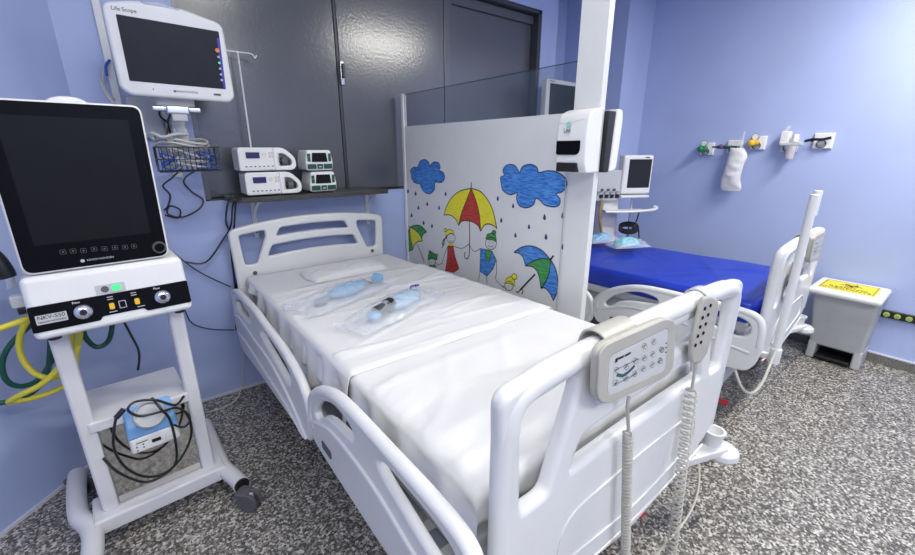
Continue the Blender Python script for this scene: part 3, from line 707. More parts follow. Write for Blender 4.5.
b.tube([c0, c0+Vector((0, 0, -.03)), c1+Vector((.0, 0, .01)), c1], .0045, BEIGE); coil(b, c1, c2, .0105, .0036, .0115, BEIGE)
b.build('coiled_cord', cpl)
pen = thing('hand_control', 'grey hand control clipped over the right end of the front footboard', 'hand control', (1.4, FY, 0))
PYP = FY-.045
po = [(703, 297), (711, 296), (717, 300), (717, 310), (706, 352), (699, 363), (691, 363), (690, 354), (692, 340)]
b = MB().ext([roundpoly(cp(po, PYP), .012)], .016, PALE if False else BEIGE, MXZ(PYP+.002), .007); hb = b.build('handset', pen)
b = MB()
for k in range(5):
    for s_, px_ in ((0, 706.5), (1, 712.0)):
        q = cp([(px_-k*2.4, 309+k*9.2-s_*3)], PYP-.011)[0]; MB().ext([circ(q[0], q[1], .0055, 12)], .003, GLOSSB, MXZ(PYP-.0058), 0, True).build('button', pen)
hxp = at(700, 291, 1, FY).x
mxs2 = Matrix(((0, 0, 1, hxp), (1, 0, 0, 0), (0, 1, 0, 0), (0, 0, 0, 1)))
b = MB().ext([[tuple(p) for p in sm([(a, z-.012) for a, z in hk], 4, False)]+[tuple(p) for p in sm([(a, z-.012) for a, z in pin], 4, False)[::-1]]], .05, PALE, mxs2, .002); b.build('clip', pen)
b = MB(); c0 = at(696, 363, 1, PYP); c1 = at(692, 388, 1, PYP); c2 = at(668, 580, 1, PYP-.02)
b.tube([c0, c0.lerp(c1, .5), c1], .0045, BEIGE); coil(b, c1, c2, .0155, .0034, .023, BEIGE, .0); b.build('coiled_cord', pen)
b = MB().tube([at(693, 452, 1, FY+.03), at(699, 468, 1, FY-.0), at(697, 495, 1, FY-.03), at(684, 522, 1, FY-.04), at(655, 556, 1, FY-.04), at(630, 590, 1, FY-.04)], .004, mat('cream_cable', (.62, .60, .5), .45)); 
tag(b.build('power_cord'), 'cream cord hanging below the right end of the front footboard', 'cord')

# -------- second bed
BX, BY, BR = 2.93, .60, R(3.2); BS = (.93, .98, .95)
bed2 = copy_tree(bed); bed2.location = (BX, BY, 0); bed2.rotation_euler = (0, 0, BR); bed2.scale = BS
for ch in bed2.children:
    if ch.name.startswith('side_rail'): ch.location = (0, .035, -.045)
bed2['label'] = 'white hospital bed behind the partition with the blue mattress'
for o_ in (bed, bed2): o_['group'] = 'hospital beds'
def placed(pts_fn, *a): pass
T2 = Matrix.Translation((BX, BY, 0)) @ Matrix.Rotation(BR, 4, 'Z') @ Matrix.Diagonal((*BS, 1)) @ Matrix.Translation((-1.0, -FY, 0))
CR3 = [(rnd.uniform(.5, 1.4), rnd.uniform(.6, 2.1), rnd.uniform(-.9, .9), rnd.uniform(.012, .025), rnd.uniform(.12, .35), rnd.uniform(.003, .010)) for _ in range(18)]
CR3 += [(1.2, .75, 2.2, .02, .22, .014), (1.1, .95, .5, .016, .2, .010)]
ms = slab('mattress', 'bright blue vinyl mattress on the bed behind the partition', 'mattress', BLUEV, .53, 2.56, .657, .785, xl, xr, lambda x, y: creases(x, y, CR3)+.004*nz(x, y, 4, 5), rnd=.035, n=90)
ms.matrix_world = T2
cp2 = copy_tree(cpl, drop=('coiled_cord',)); cp2.location = (BX+.15, BY+.0, -.054); cp2.rotation_euler = (0, 0, BR); cp2['label'] = 'beige control panel hooked over the footboard of the blue bed'
pn2 = copy_tree(pen, drop=('coiled_cord',)); pn2.location = (BX-.13, BY-.01, -.16); pn2.rotation_euler = (0, 0, BR); pn2['label'] = 'grey hand control hanging on the footboard of the blue bed'
# white pole standing in the corner of bed two
p0 = at(774, 352, 1, .50); p1 = at(817, 194, 1, .50)
pole = thing('drip_pole', 'white drip pole at the foot of the bed with the blue mattress', 'pole', (p0.x, p0.y, 0))
pxx = (p0.x+p1.x)/2
MB().cyl((pxx, .50, p0.z), (pxx, .50, p1.z), .0185, WHITE, bev=.003).build('tube', pole)
MB().cyl((pxx, .50, p0.z-.07), (pxx, .50, p0.z+.012), .026, WHITE, bev=.004).build('socket', pole)
b = MB().cyl((pxx+.045, .50, p1.z-.10), (pxx+.045, .50, p1.z+.015), .017, WHITE, bev=.003); b.box(pxx, .49, p1.z-.06, pxx+.045, .51, p1.z-.02, WHITE, .003); b.build('hook_holder', pole)
b = MB().box(pxx-.01, .50, p0.z-.06, pxx+.02, .56, p0.z-.03, WHITE, .004); b.build('bracket', pole)
# cable and cords of bed two
b = MB().tube([at(735, 370, 1, .52), at(742, 388, 1, .48), at(752, 393, 1, .46), at(762, 383, 1, .46), at(770, 365, 1, .48), at(776, 350, 1, .49)], .006, BEIGE)
tag(b.build('power_cord'), 'grey cord hanging at the foot of the bed with the blue mattress', 'cord')
# mask packs on the blue mattress
def mask(label, cx, cy, rz, seed, sheetc):
    t = thing('face_mask_pack', label, 'mask pack', (cx, cy, .80), rz, 'mask packs on the blue mattress')
    blob('mask', t, sheetc, cx, cy, .803, .10, .055, .05, rz+.2, .5, .012, seed, 14)
    bm_ = blob('film', t, POUCH, cx+.01, cy-.01, .795, .16, .085, .035, rz, .6, .02, seed+3, 16)
    return t
q = at(626, 245, 2, .80); mask('turquoise face mask in clear wrap on the blue mattress, nearer the foot', q.x, q.y, R(-25), 3, TURQ)
q = at(600, 240, 2, .80); mask('clear wrapped mask beside the partition on the blue mattress', q.x, q.y, R(-20), 8, PALEB)

# ------------------------------------------------------------------ shelf with the pumps
sh = thing('stone_shelf', 'narrow dark granite shelf on brackets behind the front headboard', 'shelf', (.9, 2.74, 1.22))
MB().box(.425, 2.50, 1.222, 1.37, 2.739, 1.250, STONE, .004).build('shelf_board', sh)
for px_, py_ in ((254, 215), (367, 205)):
    q = at(px_, py_, 1, 2.73)
    b = MB().box(q.x-.012, 2.725, .985, q.x+.012, 2.739, 1.222, WHITE, .002); b.box(q.x-.012, 2.54, 1.214, q.x+.012, 2.739, 1.2219, WHITE, .002)
    b.tube([(q.x, 2.56, 1.213), (q.x, 2.66, 1.17), (q.x, 2.728, 1.08)], .007, WHITE, smooth=4); b.cyl((q.x, 2.721, 1.02), (q.x, 2.726, 1.02), .006, FRAMEG); b.build('bracket', sh)
# drip stand on the shelf
q0 = at(238, 55, 1, 2.70)
ivp = thing('drip_rod', 'thin white drip rod with hooks rising from the shelf', 'drip rod', (q0.x, 2.70, 1.25))
MB().cyl((q0.x, 2.70, 1.252), (q0.x, 2.70, q0.z+.02), .0045, WHITE, seg=10).build('rod', ivp)
MB().cyl((q0.x, 2.70, 1.2505), (q0.x, 2.70, 1.262), .03, WHITE, seg=16).build('base', ivp)
b = MB(); z_ = q0.z+.015
for s_ in (-1, 1): b.tube([(q0.x, 2.70, z_), (q0.x+s_*.05, 2.70, z_), (q0.x+s_*.075, 2.70, z_-.004), (q0.x+s_*.085, 2.70, z_-.02), (q0.x+s_*.095, 2.70, z_-.005)], .0035, WHITE, seg=6)
b.build('hooks', ivp)
# syringe pumps
YF = 2.53
def syringe_pump(z, dx):
    L = 'white syringe pump on the shelf, '+('upper of the stacked pair' if z > 1.3 else 'lower of the stacked pair')
    t = thing('syringe_pump', L, 'syringe pump', (.50+dx, 2.6, z), group='syringe pumps')
    x = lambda u: .497+dx+u*.30
    H = .127
    b = MB(); out = roundpoly([(x(0), z+.004, .012), (x(.62), z+.004, .004), (x(.62), z+.030, .004), (x(.66), z+.06, .01), (x(.70), z+.075, .01), (x(.70), z+H, .01), (x(0), z+H, .02)], .01)
    b.ext([out], .15, WHITE, MXZ(YF+.075), .006)
    b.ext([roundpoly([(x(.60), z+H, .01), (x(.80), z+H, .05), (x(1), z+.07, .04), (x(1), z+.02, .02), (x(.93), z+.004, .02), (x(.60), z+.004, .01)], .02), roundpoly([(x(.67), z+.095), (x(.80), z+.095, .03), (x(.93), z+.055, .02), (x(.91), z+.028), (x(.67), z+.028)], .012)], .03, WHITE, MXZ(YF+.010), .006)
    b.box(x(.60), YF+.04, z+.006, x(.90), YF+.13, z+.10, PALE, .01); hs_ = b.build('housing', t)
    b = MB().cyl((x(.64), YF+.012, z+.052), (x(.86), YF+.012, z+.052), .016, BLACK); b.cyl((x(.74), YF+.012, z+.052), (x(.84), YF+.012, z+.052), .025, RUBBER, bev=.003); b.box(x(.62), YF-.004, z+.012, x(.70), YF+.02, z+.07, PALE, .005); b.build('plunger_driver', t)
    MB().ext([rect(x(.13), z+.070, x(.36), z+.102, .002)], .003, LCD, MXZ(YF-.001), 0, True).build('display', t)
    b = MB()
    for k in range(7): b.ext([rect(x(.10+.075*k), z+.024, x(.13+.075*k), z+.030, .001)], .002, RUBBER, MXZ(YF-.001), 0, True)
    for k in range(3):
        for j in range(3): b.ext([rect(x(.52+.05*k), z+.074+j*.011, x(.55+.05*k), z+.080+j*.011, .001)], .002, (AMBER if (k == 0 and j != 1) else PALE), MXZ(YF-.001), 0, True)
    b.ext([circ(x(.44), z+.088, .010, 14), circ(x(.44), z+.088, .008, 14)], .002, PALE, MXZ(YF-.001), 0, True)
    b.build('keypad', t)
    for u in (.08, .58): MB().box(x(u), YF+.02, z-.004, x(u+.05), YF+.12, z+.006, RUBBER, .001).build('foot', t)
syringe_pump(1.2545, .014); syringe_pump(1.3865, -.004)
def infusion_pump(z, dx):
    L = 'pale infusion pump with dark green keys on the shelf, '+('upper of the two' if z > 1.3 else 'lower of the two')
    t = thing('infusion_pump', L, 'infusion pump', (.93+dx, 2.6, z), group='infusion pumps')
    x = lambda u: .855+dx+u*.160
    H = .120; b = MB()
    b.ext([roundpoly([(x(.0), z+.004), (x(1), z+.004), (x(1.02), z+.05), (x(.94), z+H), (x(.06), z+H), (x(-.02), z+.05)], .012)], .16, WHITE, MXZ(YF+.08), .008); b.build('housing', t)
    MB().ext([roundpoly([(x(.20), z+.052), (x(.80), z+.052), (x(.76), z+.104), (x(.24), z+.104)], .003)], .003, SCREEN, MXZ(YF-.001), 0, True).build('display', t)
    b = MB()
    for a, c, z0_, z1_ in ((.03, .36, .012, .040), (.39, .61, .012, .040), (.64, .97, .012, .040), (.05, .16, .055, .100), (.84, .94, .055, .100)): b.ext([rect(x(a), z+z0_, x(c), z+z1_, .003)], .003, DGREEN, MXZ(YF-.001), 0, True)
    b.ext([circ(x(.10), z+.08, .004, 10)], .003, mat('mid_green', (.03, .35, .15), .4), MXZ(YF-.003), 0, True); b.ext([rect(x(.45), z+.022, x(.55), z+.026, .001)], .003, WHITE, MXZ(YF-.0025), 0, True); b.build('keys', t)
    b = MB(); b.box(x(.1), YF+.02, z-.004, x(.9), YF+.13, z+.006, RUBBER, .001); b.build('foot', t)
infusion_pump(1.2545, .01); infusion_pump(1.380, -.002)
for lab_, c0_ in (('black pump cable running from the shelf end down to the ventilator', ((240, 197), (233, 205), (231, 225), (224, 238), (206, 262), (185, 262))), ('black pump cable hanging straight down from the shelf end', ((238, 195), (229, 200), (226, 222), (232, 235), (236, 250), (237, 300), (236, 330))), ('black pump cable hanging closest to the headboard', ((241, 199), (236, 203), (234, 228), (231, 250), (235, 285), (237, 318)))):
    tag(MB().tube([at(x_, y_, 1, 2.49 if i < 2 else 2.70) for i, (x_, y_) in enumerate(c0_)], .005, BLACK).build('pump_cable'), lab_, 'cable')

# ------------------------------------------------------------------ patient monitor on the wall arm
MY = 2.35
mon = thing('patient_monitor', 'white patient monitor with dark screen on the wall arm above the ventilator', 'monitor', (.27, 2.5, 1.7))
def mp(pts, y=MY): return [(q.x, q.z) for q in (at(a, c, 1, y) for a, c in pts)]
mo = [(102, -4), (140, -14), (195, -6), (219, 26), (234, 95), (226, 101), (140, 95), (122, 86)]
z0m, z1m = 1.725, 2.115
mo = [(.047, 2.055, .03), (.16, 2.082, .05), (.30, 2.084, .05), (.472, 2.045, .03), (.485, 1.740, .03), (.46, 1.716, .02), (.08, 1.722, .02), (.050, 1.75, .03)]
TILM = Matrix.Translation((0, MY, 1.73)) @ Matrix.Rotation(R(5), 4, 'X') @ Matrix.Translation((0, -MY, -1.73))
b = MB().ext([roundpoly(mo, .03)], .085, WHITE, TILM @ MXZ(MY+.045), .014); hs = b.build('housing', mon)
# screen
scr = [(.108, 1.775), (.448, 1.775), (.430, 2.030), (.100, 2.050)]
b = MB().ext([roundpoly([(.088, 1.778), (.450, 1.774), (.452, 2.012), (.088, 2.02)], .004)], .003, SCREEN2, TILM @ MXZ(MY+.0045), 0, True); b.build('screen', mon)
b = MB().ext([rect(.440, 1.778, .450, 1.985, .001)], .001, mat('violet_strip', (.06, .05, .42), .3), TILM @ MXZ(MY+.0012), 0, True)
b.ext([circ(.436, 1.935, .009, 14)], .001, ORANGE, TILM @ MXZ(MY+.0005), 0, True)
for k, M_ in enumerate((PALE, GREENL, PALE, PALE, PALE)): b.ext([circ(.437, 1.908-k*.024, .005, 12)], .001, M_, TILM @ MXZ(MY+.0005), 0, True)
b.build('side_keys', mon)
b = MB().text('Life Scope', .020, INK, TILM @ MXZ(MY+.0022, .118, 2.040)); b.text('NIHON KOHDEN', .011, INKB, TILM @ MXZ(MY+.0022, .29, 1.750))
b.ext([circ(.243, 1.750, .005, 10)], .001, CBLU, TILM @ MXZ(MY+.002), 0, True); b.ext([circ(.165, 1.752, .003, 8)], .001, RUBBER, TILM @ MXZ(MY+.002), 0, True); b.ext([rect(.395, 1.744, .425, 1.752, .003)], .003, RUBBER, TILM @ MXZ(MY+.003), 0, True); b.build('lettering', mon)
b = MB().ext([roundpoly([(.17, 2.080, .03), (.20, 2.056, .02), (.29, 2.056, .02), (.325, 2.072, .03), (.24, 2.094, .04)], .02)], .03, mat('pale_lilac_lens', (.40, .43, .58), .25), TILM @ MXZ(MY+.018), .006); b.build('alarm_lens', mon)
b = MB().box(.17, MY+.06, 1.69, .32, MY+.15, 1.73, PALE, .008); b.box(.20, MY+.02, 1.655, .29, MY+.12, 1.692, CHROME, .008); b.box(.215, MY+.0, 1.625, .275, MY+.04, 1.655, PALE, .005)
b.box(.15, MY+.05, 1.668, .34, MY+.085, 1.69, CHROME, .006); b.build('swivel_bracket', mon)
# wall arm and channel
arm = thing('monitor_mount', 'white wall channel with arm carrying the patient monitor', 'wall mount', (.2, 2.74, 1.3))
q = at(103, 30, 1, 2.735)
b = MB().box(q.x-.02, 2.722, 1.15, q.x+.01, 2.739, 2.94, WHITE, .003); b.build('wall_channel', arm)
b = MB().box(.205, 2.715, 1.36, .245, 2.739, 1.78, CART, .004); b.box(.21, 2.50, 1.60, .26, 2.72, 1.66, PALE, .01); b.cyl((.245, 2.46, 1.50), (.245, 2.46, 1.653), .028, PALE, bev=.004); b.box(.215, 2.44, 1.51, .275, 2.50, 1.60, PALE, .008)
b.box(.07, 2.68, 1.56, .205, 2.739, 1.75, PALE, .01)
b.build('arm', arm)
# basket
BYY = 2.50
bk = thing('wire_basket', 'black wire basket full of coiled cables under the patient monitor', 'basket', (.27, BYY, 1.40), group=None)
q0, q1 = at(155, 147, 1, BYY-.10), at(222, 168, 1, BYY-.10)
x0, x1, z1, z0 = q0.x, q1.x, q0.z, q1.z-.012
b = MB(); y0, y1 = BYY-.10, BYY+.06
def wire(pts, r=.0026, cl=False): b.tube(pts, r, BLACK, cl, 5, 0)
for z_ in (z0, z1): wire([(x0, y0, z_), (x1, y0, z_), (x1, y1, z_), (x0, y1, z_)], .003, True)
wire([(x0, y0, (z0+z1)/2), (x1, y0, (z0+z1)/2), (x1, y1, (z0+z1)/2), (x0, y1, (z0+z1)/2)], .0018, True)
for k in range(1, 12):
    xx = x0+(x1-x0)*k/12; wire([(xx, y0, z1), (xx, y0, z0), (xx, y1, z0), (xx, y1, z1)], .0018)
for k in range(5):
    yy = y0+(y1-y0)*k/4; wire([(x0, yy, z1), (x0, yy, z0), (x1, yy, z0), (x1, yy, z1)], .0018)
b.build('wire_frame', bk)
rb = random.Random(3)
b = MB()
cxk, cyk = (x0+x1)/2, (y0+y1)/2
for k in range(7):
    r_ = .082+rb.uniform(-.012, .012); zc_ = z0+.03+k*.018; tl = rb.uniform(-.2, .2)
    b.tube([(cxk-.01+(r_+.015)*math.cos(a), cyk+r_*.75*math.sin(a), zc_+tl*.1*math.cos(a+k)+.012*math.sin(2*a)) for a in [j*math.pi/5 for j in range(10)]], .0055, CGREY, True, 7)
tag(b.build('cable_coil'), 'thick grey monitor cable coiled in the wire basket', 'cable')
b = MB()
for k in range(5):
    r_ = .032+rb.uniform(-.008, .008)
    b.tube([(x1-.055+r_*math.cos(a)*1.1, cyk+r_*math.sin(a)-.02, z0+.022+k*.014+.012*math.sin(a+k)) for a in [j*math.pi/4 for j in range(8)]], .004, CBLU, True, 6)
tag(b.build('blue_cable'), 'thin blue leads bundled in the right end of the wire basket', 'cable')
b = MB()
for k in range(3):
    b.tube([(x0+.045+.03*math.cos(a), y0+.025+.012*math.sin(a), z0+.03+k*.016+.02*math.sin(a+k*2)) for a in [j*math.pi/4 for j in range(8)]], .0035, CBLU, True, 6)
tag(b.build('blue_cable'), 'thin blue lead coiled in the left end of the wire basket', 'cable')
b = MB(); W = lambda x_, y_, yy: at(x_, y_, 1, yy)
b.tube([W(146, 137, 2.5), W(152, 133, 2.42), W(163, 137, 2.40), W(176, 134, 2.40), W(188, 134, 2.42)], .007, CGREY); b.tube([W(100, 80, 2.6), W(108, 96, 2.5), W(120, 110, 2.5), W(135, 125, 2.5), W(155, 140, 2.45)], .006, CGREY)
tag(b.build('sensor_cable'), 'white sensor cable running from the wall channel into the basket', 'cable')
def cable(nm, label, run, r=.0045, M=BLACK): return tag(MB().tube([W(*p) for p in run], r, M, seg=7).build(nm), label, 'cable')
cable('monitor_cable', 'black cable looping out left of the swivel bracket under the patient monitor', [(176, 106, 2.42), (162, 108, 2.42), (160, 116, 2.46), (168, 124, 2.5), (166, 138, 2.5)])
cable('monitor_cable', 'black cable dropping straight from the swivel bracket into the basket coil', [(184, 112, 2.40), (172, 114, 2.42), (168, 122, 2.46), (171, 135, 2.5)])
cable('hanging_cable', 'short black cable hanging from the left end of the wire basket', [(181, 169, 2.45), (172, 178, 2.6), (163, 186, 2.70), (170, 195, 2.71), (168, 206, 2.71), (164, 210, 2.71)])
cable('hanging_cable', 'long black cable looping on the blue wall below the wire basket', [(199, 169, 2.45), (187, 176, 2.6), (184, 183, 2.70), (192, 192, 2.71), (203, 200, 2.71), (199, 209, 2.70), (183, 217, 2.70), (168, 214, 2.70), (170, 206, 2.70), (180, 210, 2.70), (178, 218, 2.70), (165, 215, 2.71)])
cable('wall_cable', 'thin black cable sloping down the blue wall to the headboard', [(165, 245, 2.71), (185, 262, 2.71), (205, 275, 2.71), (231, 287, 2.71)], .0035)
cable('wall_cable', 'thin black cable sagging low on the blue wall right of the ventilator', [(184, 308, 2.71), (192, 323, 2.71), (210, 329, 2.71), (234, 330, 2.71)], .0035)
b = MB().tube([at(208, 412, 2, .006), at(222, 408, 2, .006), at(236, 400, 2, .008), W(241, 388, 2.72), W(243, 370, 2.725), W(244, 340, 2.73)], .004, mat('cream_cable', (.6, .6, .5), .5))
tag(b.build('floor_cable'), 'thin cream cable rising from the floor up the back wall', 'cable')
cable('white_cable', 'white cable hanging nearest the wall channel beside the monitor', [(107, 62, 2.70), (103, 75, 2.70), (106, 90, 2.70), (115, 100, 2.68)], .005, CGREY)
cable('blue_lead', 'short blue lead beside the wall channel', [(110, 60, 2.70), (106, 66, 2.69), (107, 76, 2.69)], .006, CBLU)
cable('humidifier_lead', 'black cable hanging down the wall between the ventilator posts', [(124, 322, 2.25), (131, 335, 2.25), (139, 352, 2.25), (138, 370, 2.25)], .005)

# ------------------------------------------------------------------ ventilator on its cart
VO = Vector((-.33, 1.861, 0)); VR = math.atan2(.074, .997)
ven = thing('ventilator', 'large white ventilator with black screen on a wheeled cart at left', 'ventilator', VO, VR)
VM = Matrix.Translation(VO) @ Matrix.Rotation(VR, 4, 'Z')
VI = VM.inverted()
def vp(x, y, v=0.0):
    "pixel -> ventilator-local point on its vertical plane v"
    d = VI.to_3x3() @ (_F*FPX+_rt*(x-CX)-_U*(y-CY)); c = VI @ CAM; return c+d*((v-c.y)/d.y)
def vxz(v): return VM @ MXZ(v)
def vpp(pts, v): return [(q.x, q.z) for q in (vp(a, c, v) for a, c in pts)]
b = MB()
b.tube([(-.055, .40, .10), (-.06, .25, .10), (-.055, .10, .10), (-.025, 0, .10), (-.02, -.10, .10), (-.04, -.33, .098)], .034, CART, smooth=6, seg=14, mx=VM)
b.tube([(.455, .42, .10), (.45, .25, .10), (.445, .10, .10), (.445, 0, .10), (.465, -.10, .10), (.475, -.165, .10)], .034, CART, smooth=6, seg=14, mx=VM)
b.box(-.01, -.045, .072, .45, .12, .138, CART, .01, mx=VM)
b.build('base_frame', ven)
b = MB().cyl((.475, -.164, .10), (.4765, -.172, .10), .031, BLACK, mx=VM); b.build('end_cap', ven)
for (wx, wy) in ((.485, -.215), (.455, .40), (-.045, -.36), (-.055, .38)):
    b = MB(); cm = VM @ Matrix.Translation((wx, wy, 0)) @ Matrix.Rotation(R(38), 4, 'Z')
    for s_ in (-1, 1): b.cyl((s_*.008, 0, .047), (s_*.026, 0, .047), .047, RUBBER, bev=.005, seg=26, mx=cm)
    b.box(-.008, -.02, .03, .008, .05, .085, PALE, .004, mx=cm); b.box(-.03, -.005, .07, .03, .048, .098, RUBBER, .008, mx=cm); b.build('caster', ven)
for u in (.022, .365):
    MB().box(u, 0, .13, u+.052, .055, .917, CART, .012, mx=VM).build('post', ven)
MB().box(.052, -.005, .488, .372, .30, .530, CART, .006, mx=VM).build('shelf', ven)
MB().box(.076, .012, .142, .364, .020, .486, STEEL, .001, mx=VM).build('steel_plate', ven)
b = MB()
b.hexa([(.002, -.10, .915), (.440, -.10, .915), (.440, .26, .915), (.002, .26, .915)], [(.004, -.07, 1.118), (.437, -.07, 1.118), (.437, .26, 1.118), (.004, .26, 1.118)], WHITE, .02, 4, mx=VM)
b.build('base_unit', ven)
FVZ = -.103
b = MB(); TL_ = math.atan2(.03, .203)
fm = VM @ Matrix.Translation((0, -.1005, .911)) @ Matrix.Rotation(-TL_, 4, 'X') @ Matrix(((1, 0, 0, 0), (0, 0, -1, 0), (0, 1, 0, 0), (0, 0, 0, 1)))
def F(pts_, d=.002, M_=WHITE, lift=0): b.ext([pts_], d, M_, fm @ Matrix.Translation((0, 0, lift)), 0, True)
F(roundpoly([(.004, .034, .006), (.170, .034, .006), (.176, .046, .006), (.292, .046, .006), (.300, .034, .006), (.437, .034, .006), (.437, .118, .006), (.006, .118, .006)], .006), .003, GLOSSB)
b.build('front_panel', ven)
b = MB(); F(rect(.175, .120, .255, .152, .004), .002, PALE); b.ext([circ(.2, .136, .011, 16)], .003, RUBBER, fm, 0, True); b.ext([rect(.218, .125, .243, .147, .010)], .003, GREENL, fm @ Matrix.Translation((0, 0, .0005)), 0, True); b.build('status_light', ven, label='small lit green indicator')
for u in (.132, .352):
    b = MB(); c_ = fm @ Matrix.Translation((u, .074, .003))
    b.lathe([(.024, 0), (.024, .006), (.020, .010), (.018, .010), (.018, .02), (.014, .022), (.010, .022), (.010, .01), (0, .01)], CHROME, mx=c_); b.cyl((0, 0, .008), (0, 0, .0235), .009, BLACK, mx=c_)
    b.build('gas_port', ven, label='chrome gas port')
b = MB(); F(rect(.018, .058, .092, .088, .002), .001, PALE, .003)
tm = fm @ Matrix.Translation((0, 0, .0045))
b.text('NKV-550', .017, INK, tm @ Matrix.Translation((.055, .079, 0))); b.text('NIHON KOHDEN', .0085, INK, tm @ Matrix.Translation((.055, .065, 0)))
for u in (.120, .340): b.text('Flow', .010, WHITE, tm @ Matrix.Translation((u, .108, -.001)))
b.ext([rect(.226, .062, .246, .088, .003), rect(.228, .064, .244, .086, .002)], .001, PALE, tm, 0, True)
for u, z_ in ((.205, .098), (.270, .098), (.205, .106), (.270, .106)): F(rect(u-.006, z_, u+.010, z_+.0025, .0008), .001, PALE, .003)
for u in (.196, .274): F(rect(u, .054, u+.022, .0565, .0008), .001, PALE, .003)
b.build('panel_lettering', ven)
for u in (.200, .270): MB().ext([rect(u, .064, u+.014, .086, .005)], .002, AMBER, fm @ Matrix.Translation((0, 0, .003)), 0, True).build('amber_key', ven)
for u in (.045, .400): MB().cyl((u, -.05, .900), (u, -.05, .918), .018, BLACK, mx=VM).build('rubber_foot', ven)
# screen unit
VS = -.06
b = MB(); so = [(.030, 1.148, .03), (.412, 1.148, .03), (.418, 1.662, .03), (.030, 1.662, .03)]
so = [(.018, 1.122, .03), (.405, 1.122, .03), (.411, 1.643, .028), (.022, 1.643, .028)]
b.ext([roundpoly(so, .03)], .05, WHITE, vxz(VS+.026), .008); b.ext([rect(.06, 1.14, .38, 1.60, .03)], .07, WHITE, vxz(VS+.085), .015)
b.box(.12, .0, 1.10, .32, .10, 1.30, WHITE, .02, mx=VM); b.build('screen_housing', ven)
sb = [(.024, 1.129, .026), (.399, 1.129, .026), (.405, 1.637, .024), (.029, 1.637, .024)]
MB().ext([roundpoly(sb, .03)], .003, GLOSSB, vxz(VS+.002), .001, True).build('bezel', ven)
dp = vpp([(-4, 117), (127, 120), (150.5, 233), (34, 246)], VS-.002)
dp = [(dp[3][0], dp[3][1]), (dp[2][0], dp[2][1]), (dp[1][0]+.002, dp[1][1]), (dp[3][0], dp[1][1]+.003)]
MB().ext([dp], .001, SCREEN, vxz(VS-.0012), 0, True).build('display', ven)
kq = vp(159, 247, VS); b = MB(); c_ = vxz(VS-.001) @ Matrix.Translation((kq.x, kq.z, 0)); b.lathe([(.021, 0), (.021, .008), (.019, .012), (.016, .012), (.015, .008), (0, .008)], RUBBER, mx=c_); b.cyl((0, 0, .006), (0, 0, .014), .0145, GLOSSB, mx=c_, bev=.002); b.build('knob', ven)
b = MB(); bq = vp(96, 259, VS)
b.text('NIHON KOHDEN', .009, PALE, vxz(VS-.0018) @ Matrix.Translation((bq.x+.012, bq.z, 0)), sx=1.0)
b.ext([circ(bq.x-.034, bq.z, .0055, 12)], .0006, PALE, vxz(VS-.0018), 0, True)
for px_, py_ in ((63, 252), (73, 251), (83.5, 250.5), (94, 249), (104.5, 248.5), (115, 247.5), (125, 247), (134, 246)):
    iq = vp(px_, py_, VS); b.ext([rect(iq.x-.0075, iq.z-.0075, iq.x+.0075, iq.z+.0075, .003), rect(iq.x-.0065, iq.z-.0065, iq.x+.0065, iq.z+.0065, .002)], .0006, RUBBER, vxz(VS-.0018), 0, True); b.ext([circ(iq.x, iq.z, .003, 8)], .0006, RUBBER, vxz(VS-.0018), 0, True)
b.build('lettering', ven)
hq0, hq1 = vp(38, 101, VS+.06), vp(92, 101, VS+.06)
b = MB().ext([sm([(hq0.x, 1.61), (hq0.x+.02, 1.650), ((hq0.x+hq1.x)/2, 1.662), (hq1.x-.02, 1.652), (hq1.x, 1.61)], 5)], .04, WHITE, vxz(VS+.07), .008); b.build('alarm_dome', ven)
# gas inlet and grip at the left
b = MB(); f0 = vp(20, 300, .02); f1 = vp(10, 282, .02); f2 = vp(5, 262, .02)
b.box(f0.x-.022, .0, f0.z-.022, .004, .05, f0.z+.018, PALE, .005, mx=VM); b.cyl((f1.x, .02, f1.z-.02), (f1.x, .02, f1.z+.02), .013, CHROME, mx=VM, bev=.002); b.box(f0.x-.012, .0, f0.z-.045, .0, .05, f0.z-.022, BLACK, .004, mx=VM); b.build('side_clamp', ven)
b = MB().tube([(f2.x-.10, .03, f2.z+.11), (f2.x-.05, .03, f2.z+.07), (f2.x-.02, .025, f2.z+.03), (f1.x, .02, f1.z+.015)], lambda t: .019+.004*math.sin(t*9), BLACK, seg=12, smooth=8, mx=VM)
b.build('arm_grip', ven, label='black rubber grip')
# hoses
VW = lambda x_, y_, v: VM @ vp(x_, y_, v)
b = MB().tube([VW(*p) for p in ((-12, 332, .0), (10, 325, .0), (32, 316, .03), (52, 300, .2), (38, 308, .22), (22, 330, .22), (20, 352, .22), (33, 372, .2), (55, 378, .16), (72, 362, .14), (80, 335, .16), (74, 322, .18), (72, 340, .2), (76, 362, .22), (66, 384, .22), (40, 396, .22), (10, 402, .2), (18, 396, .16), (40, 385, .13), (58, 368, .12), (66, 345, .14))], .010, YELLOWH, seg=10)
tag(b.build('air_hose'), 'yellow air hose looping behind the ventilator', 'hose')
b = MB().tube([VW(*p) for p in ((-15, 405, .22), (5, 402, .22), (30, 394, .22), (46, 376, .24), (50, 352, .25), (49, 328, .26), (40, 320, .26), (25, 330, .26), (8, 348, .25), (2, 366, .25), (8, 382, .25), (24, 386, .26), (42, 376, .28), (60, 345, .29), (72, 318, .26), (80, 322, .22), (86, 338, .22), (97, 347, .22), (109, 340, .22), (113, 320, .2))], .0095, GREENH, seg=10)
tag(b.build('oxygen_hose'), 'dark green oxygen hose looping behind the ventilator', 'hose')
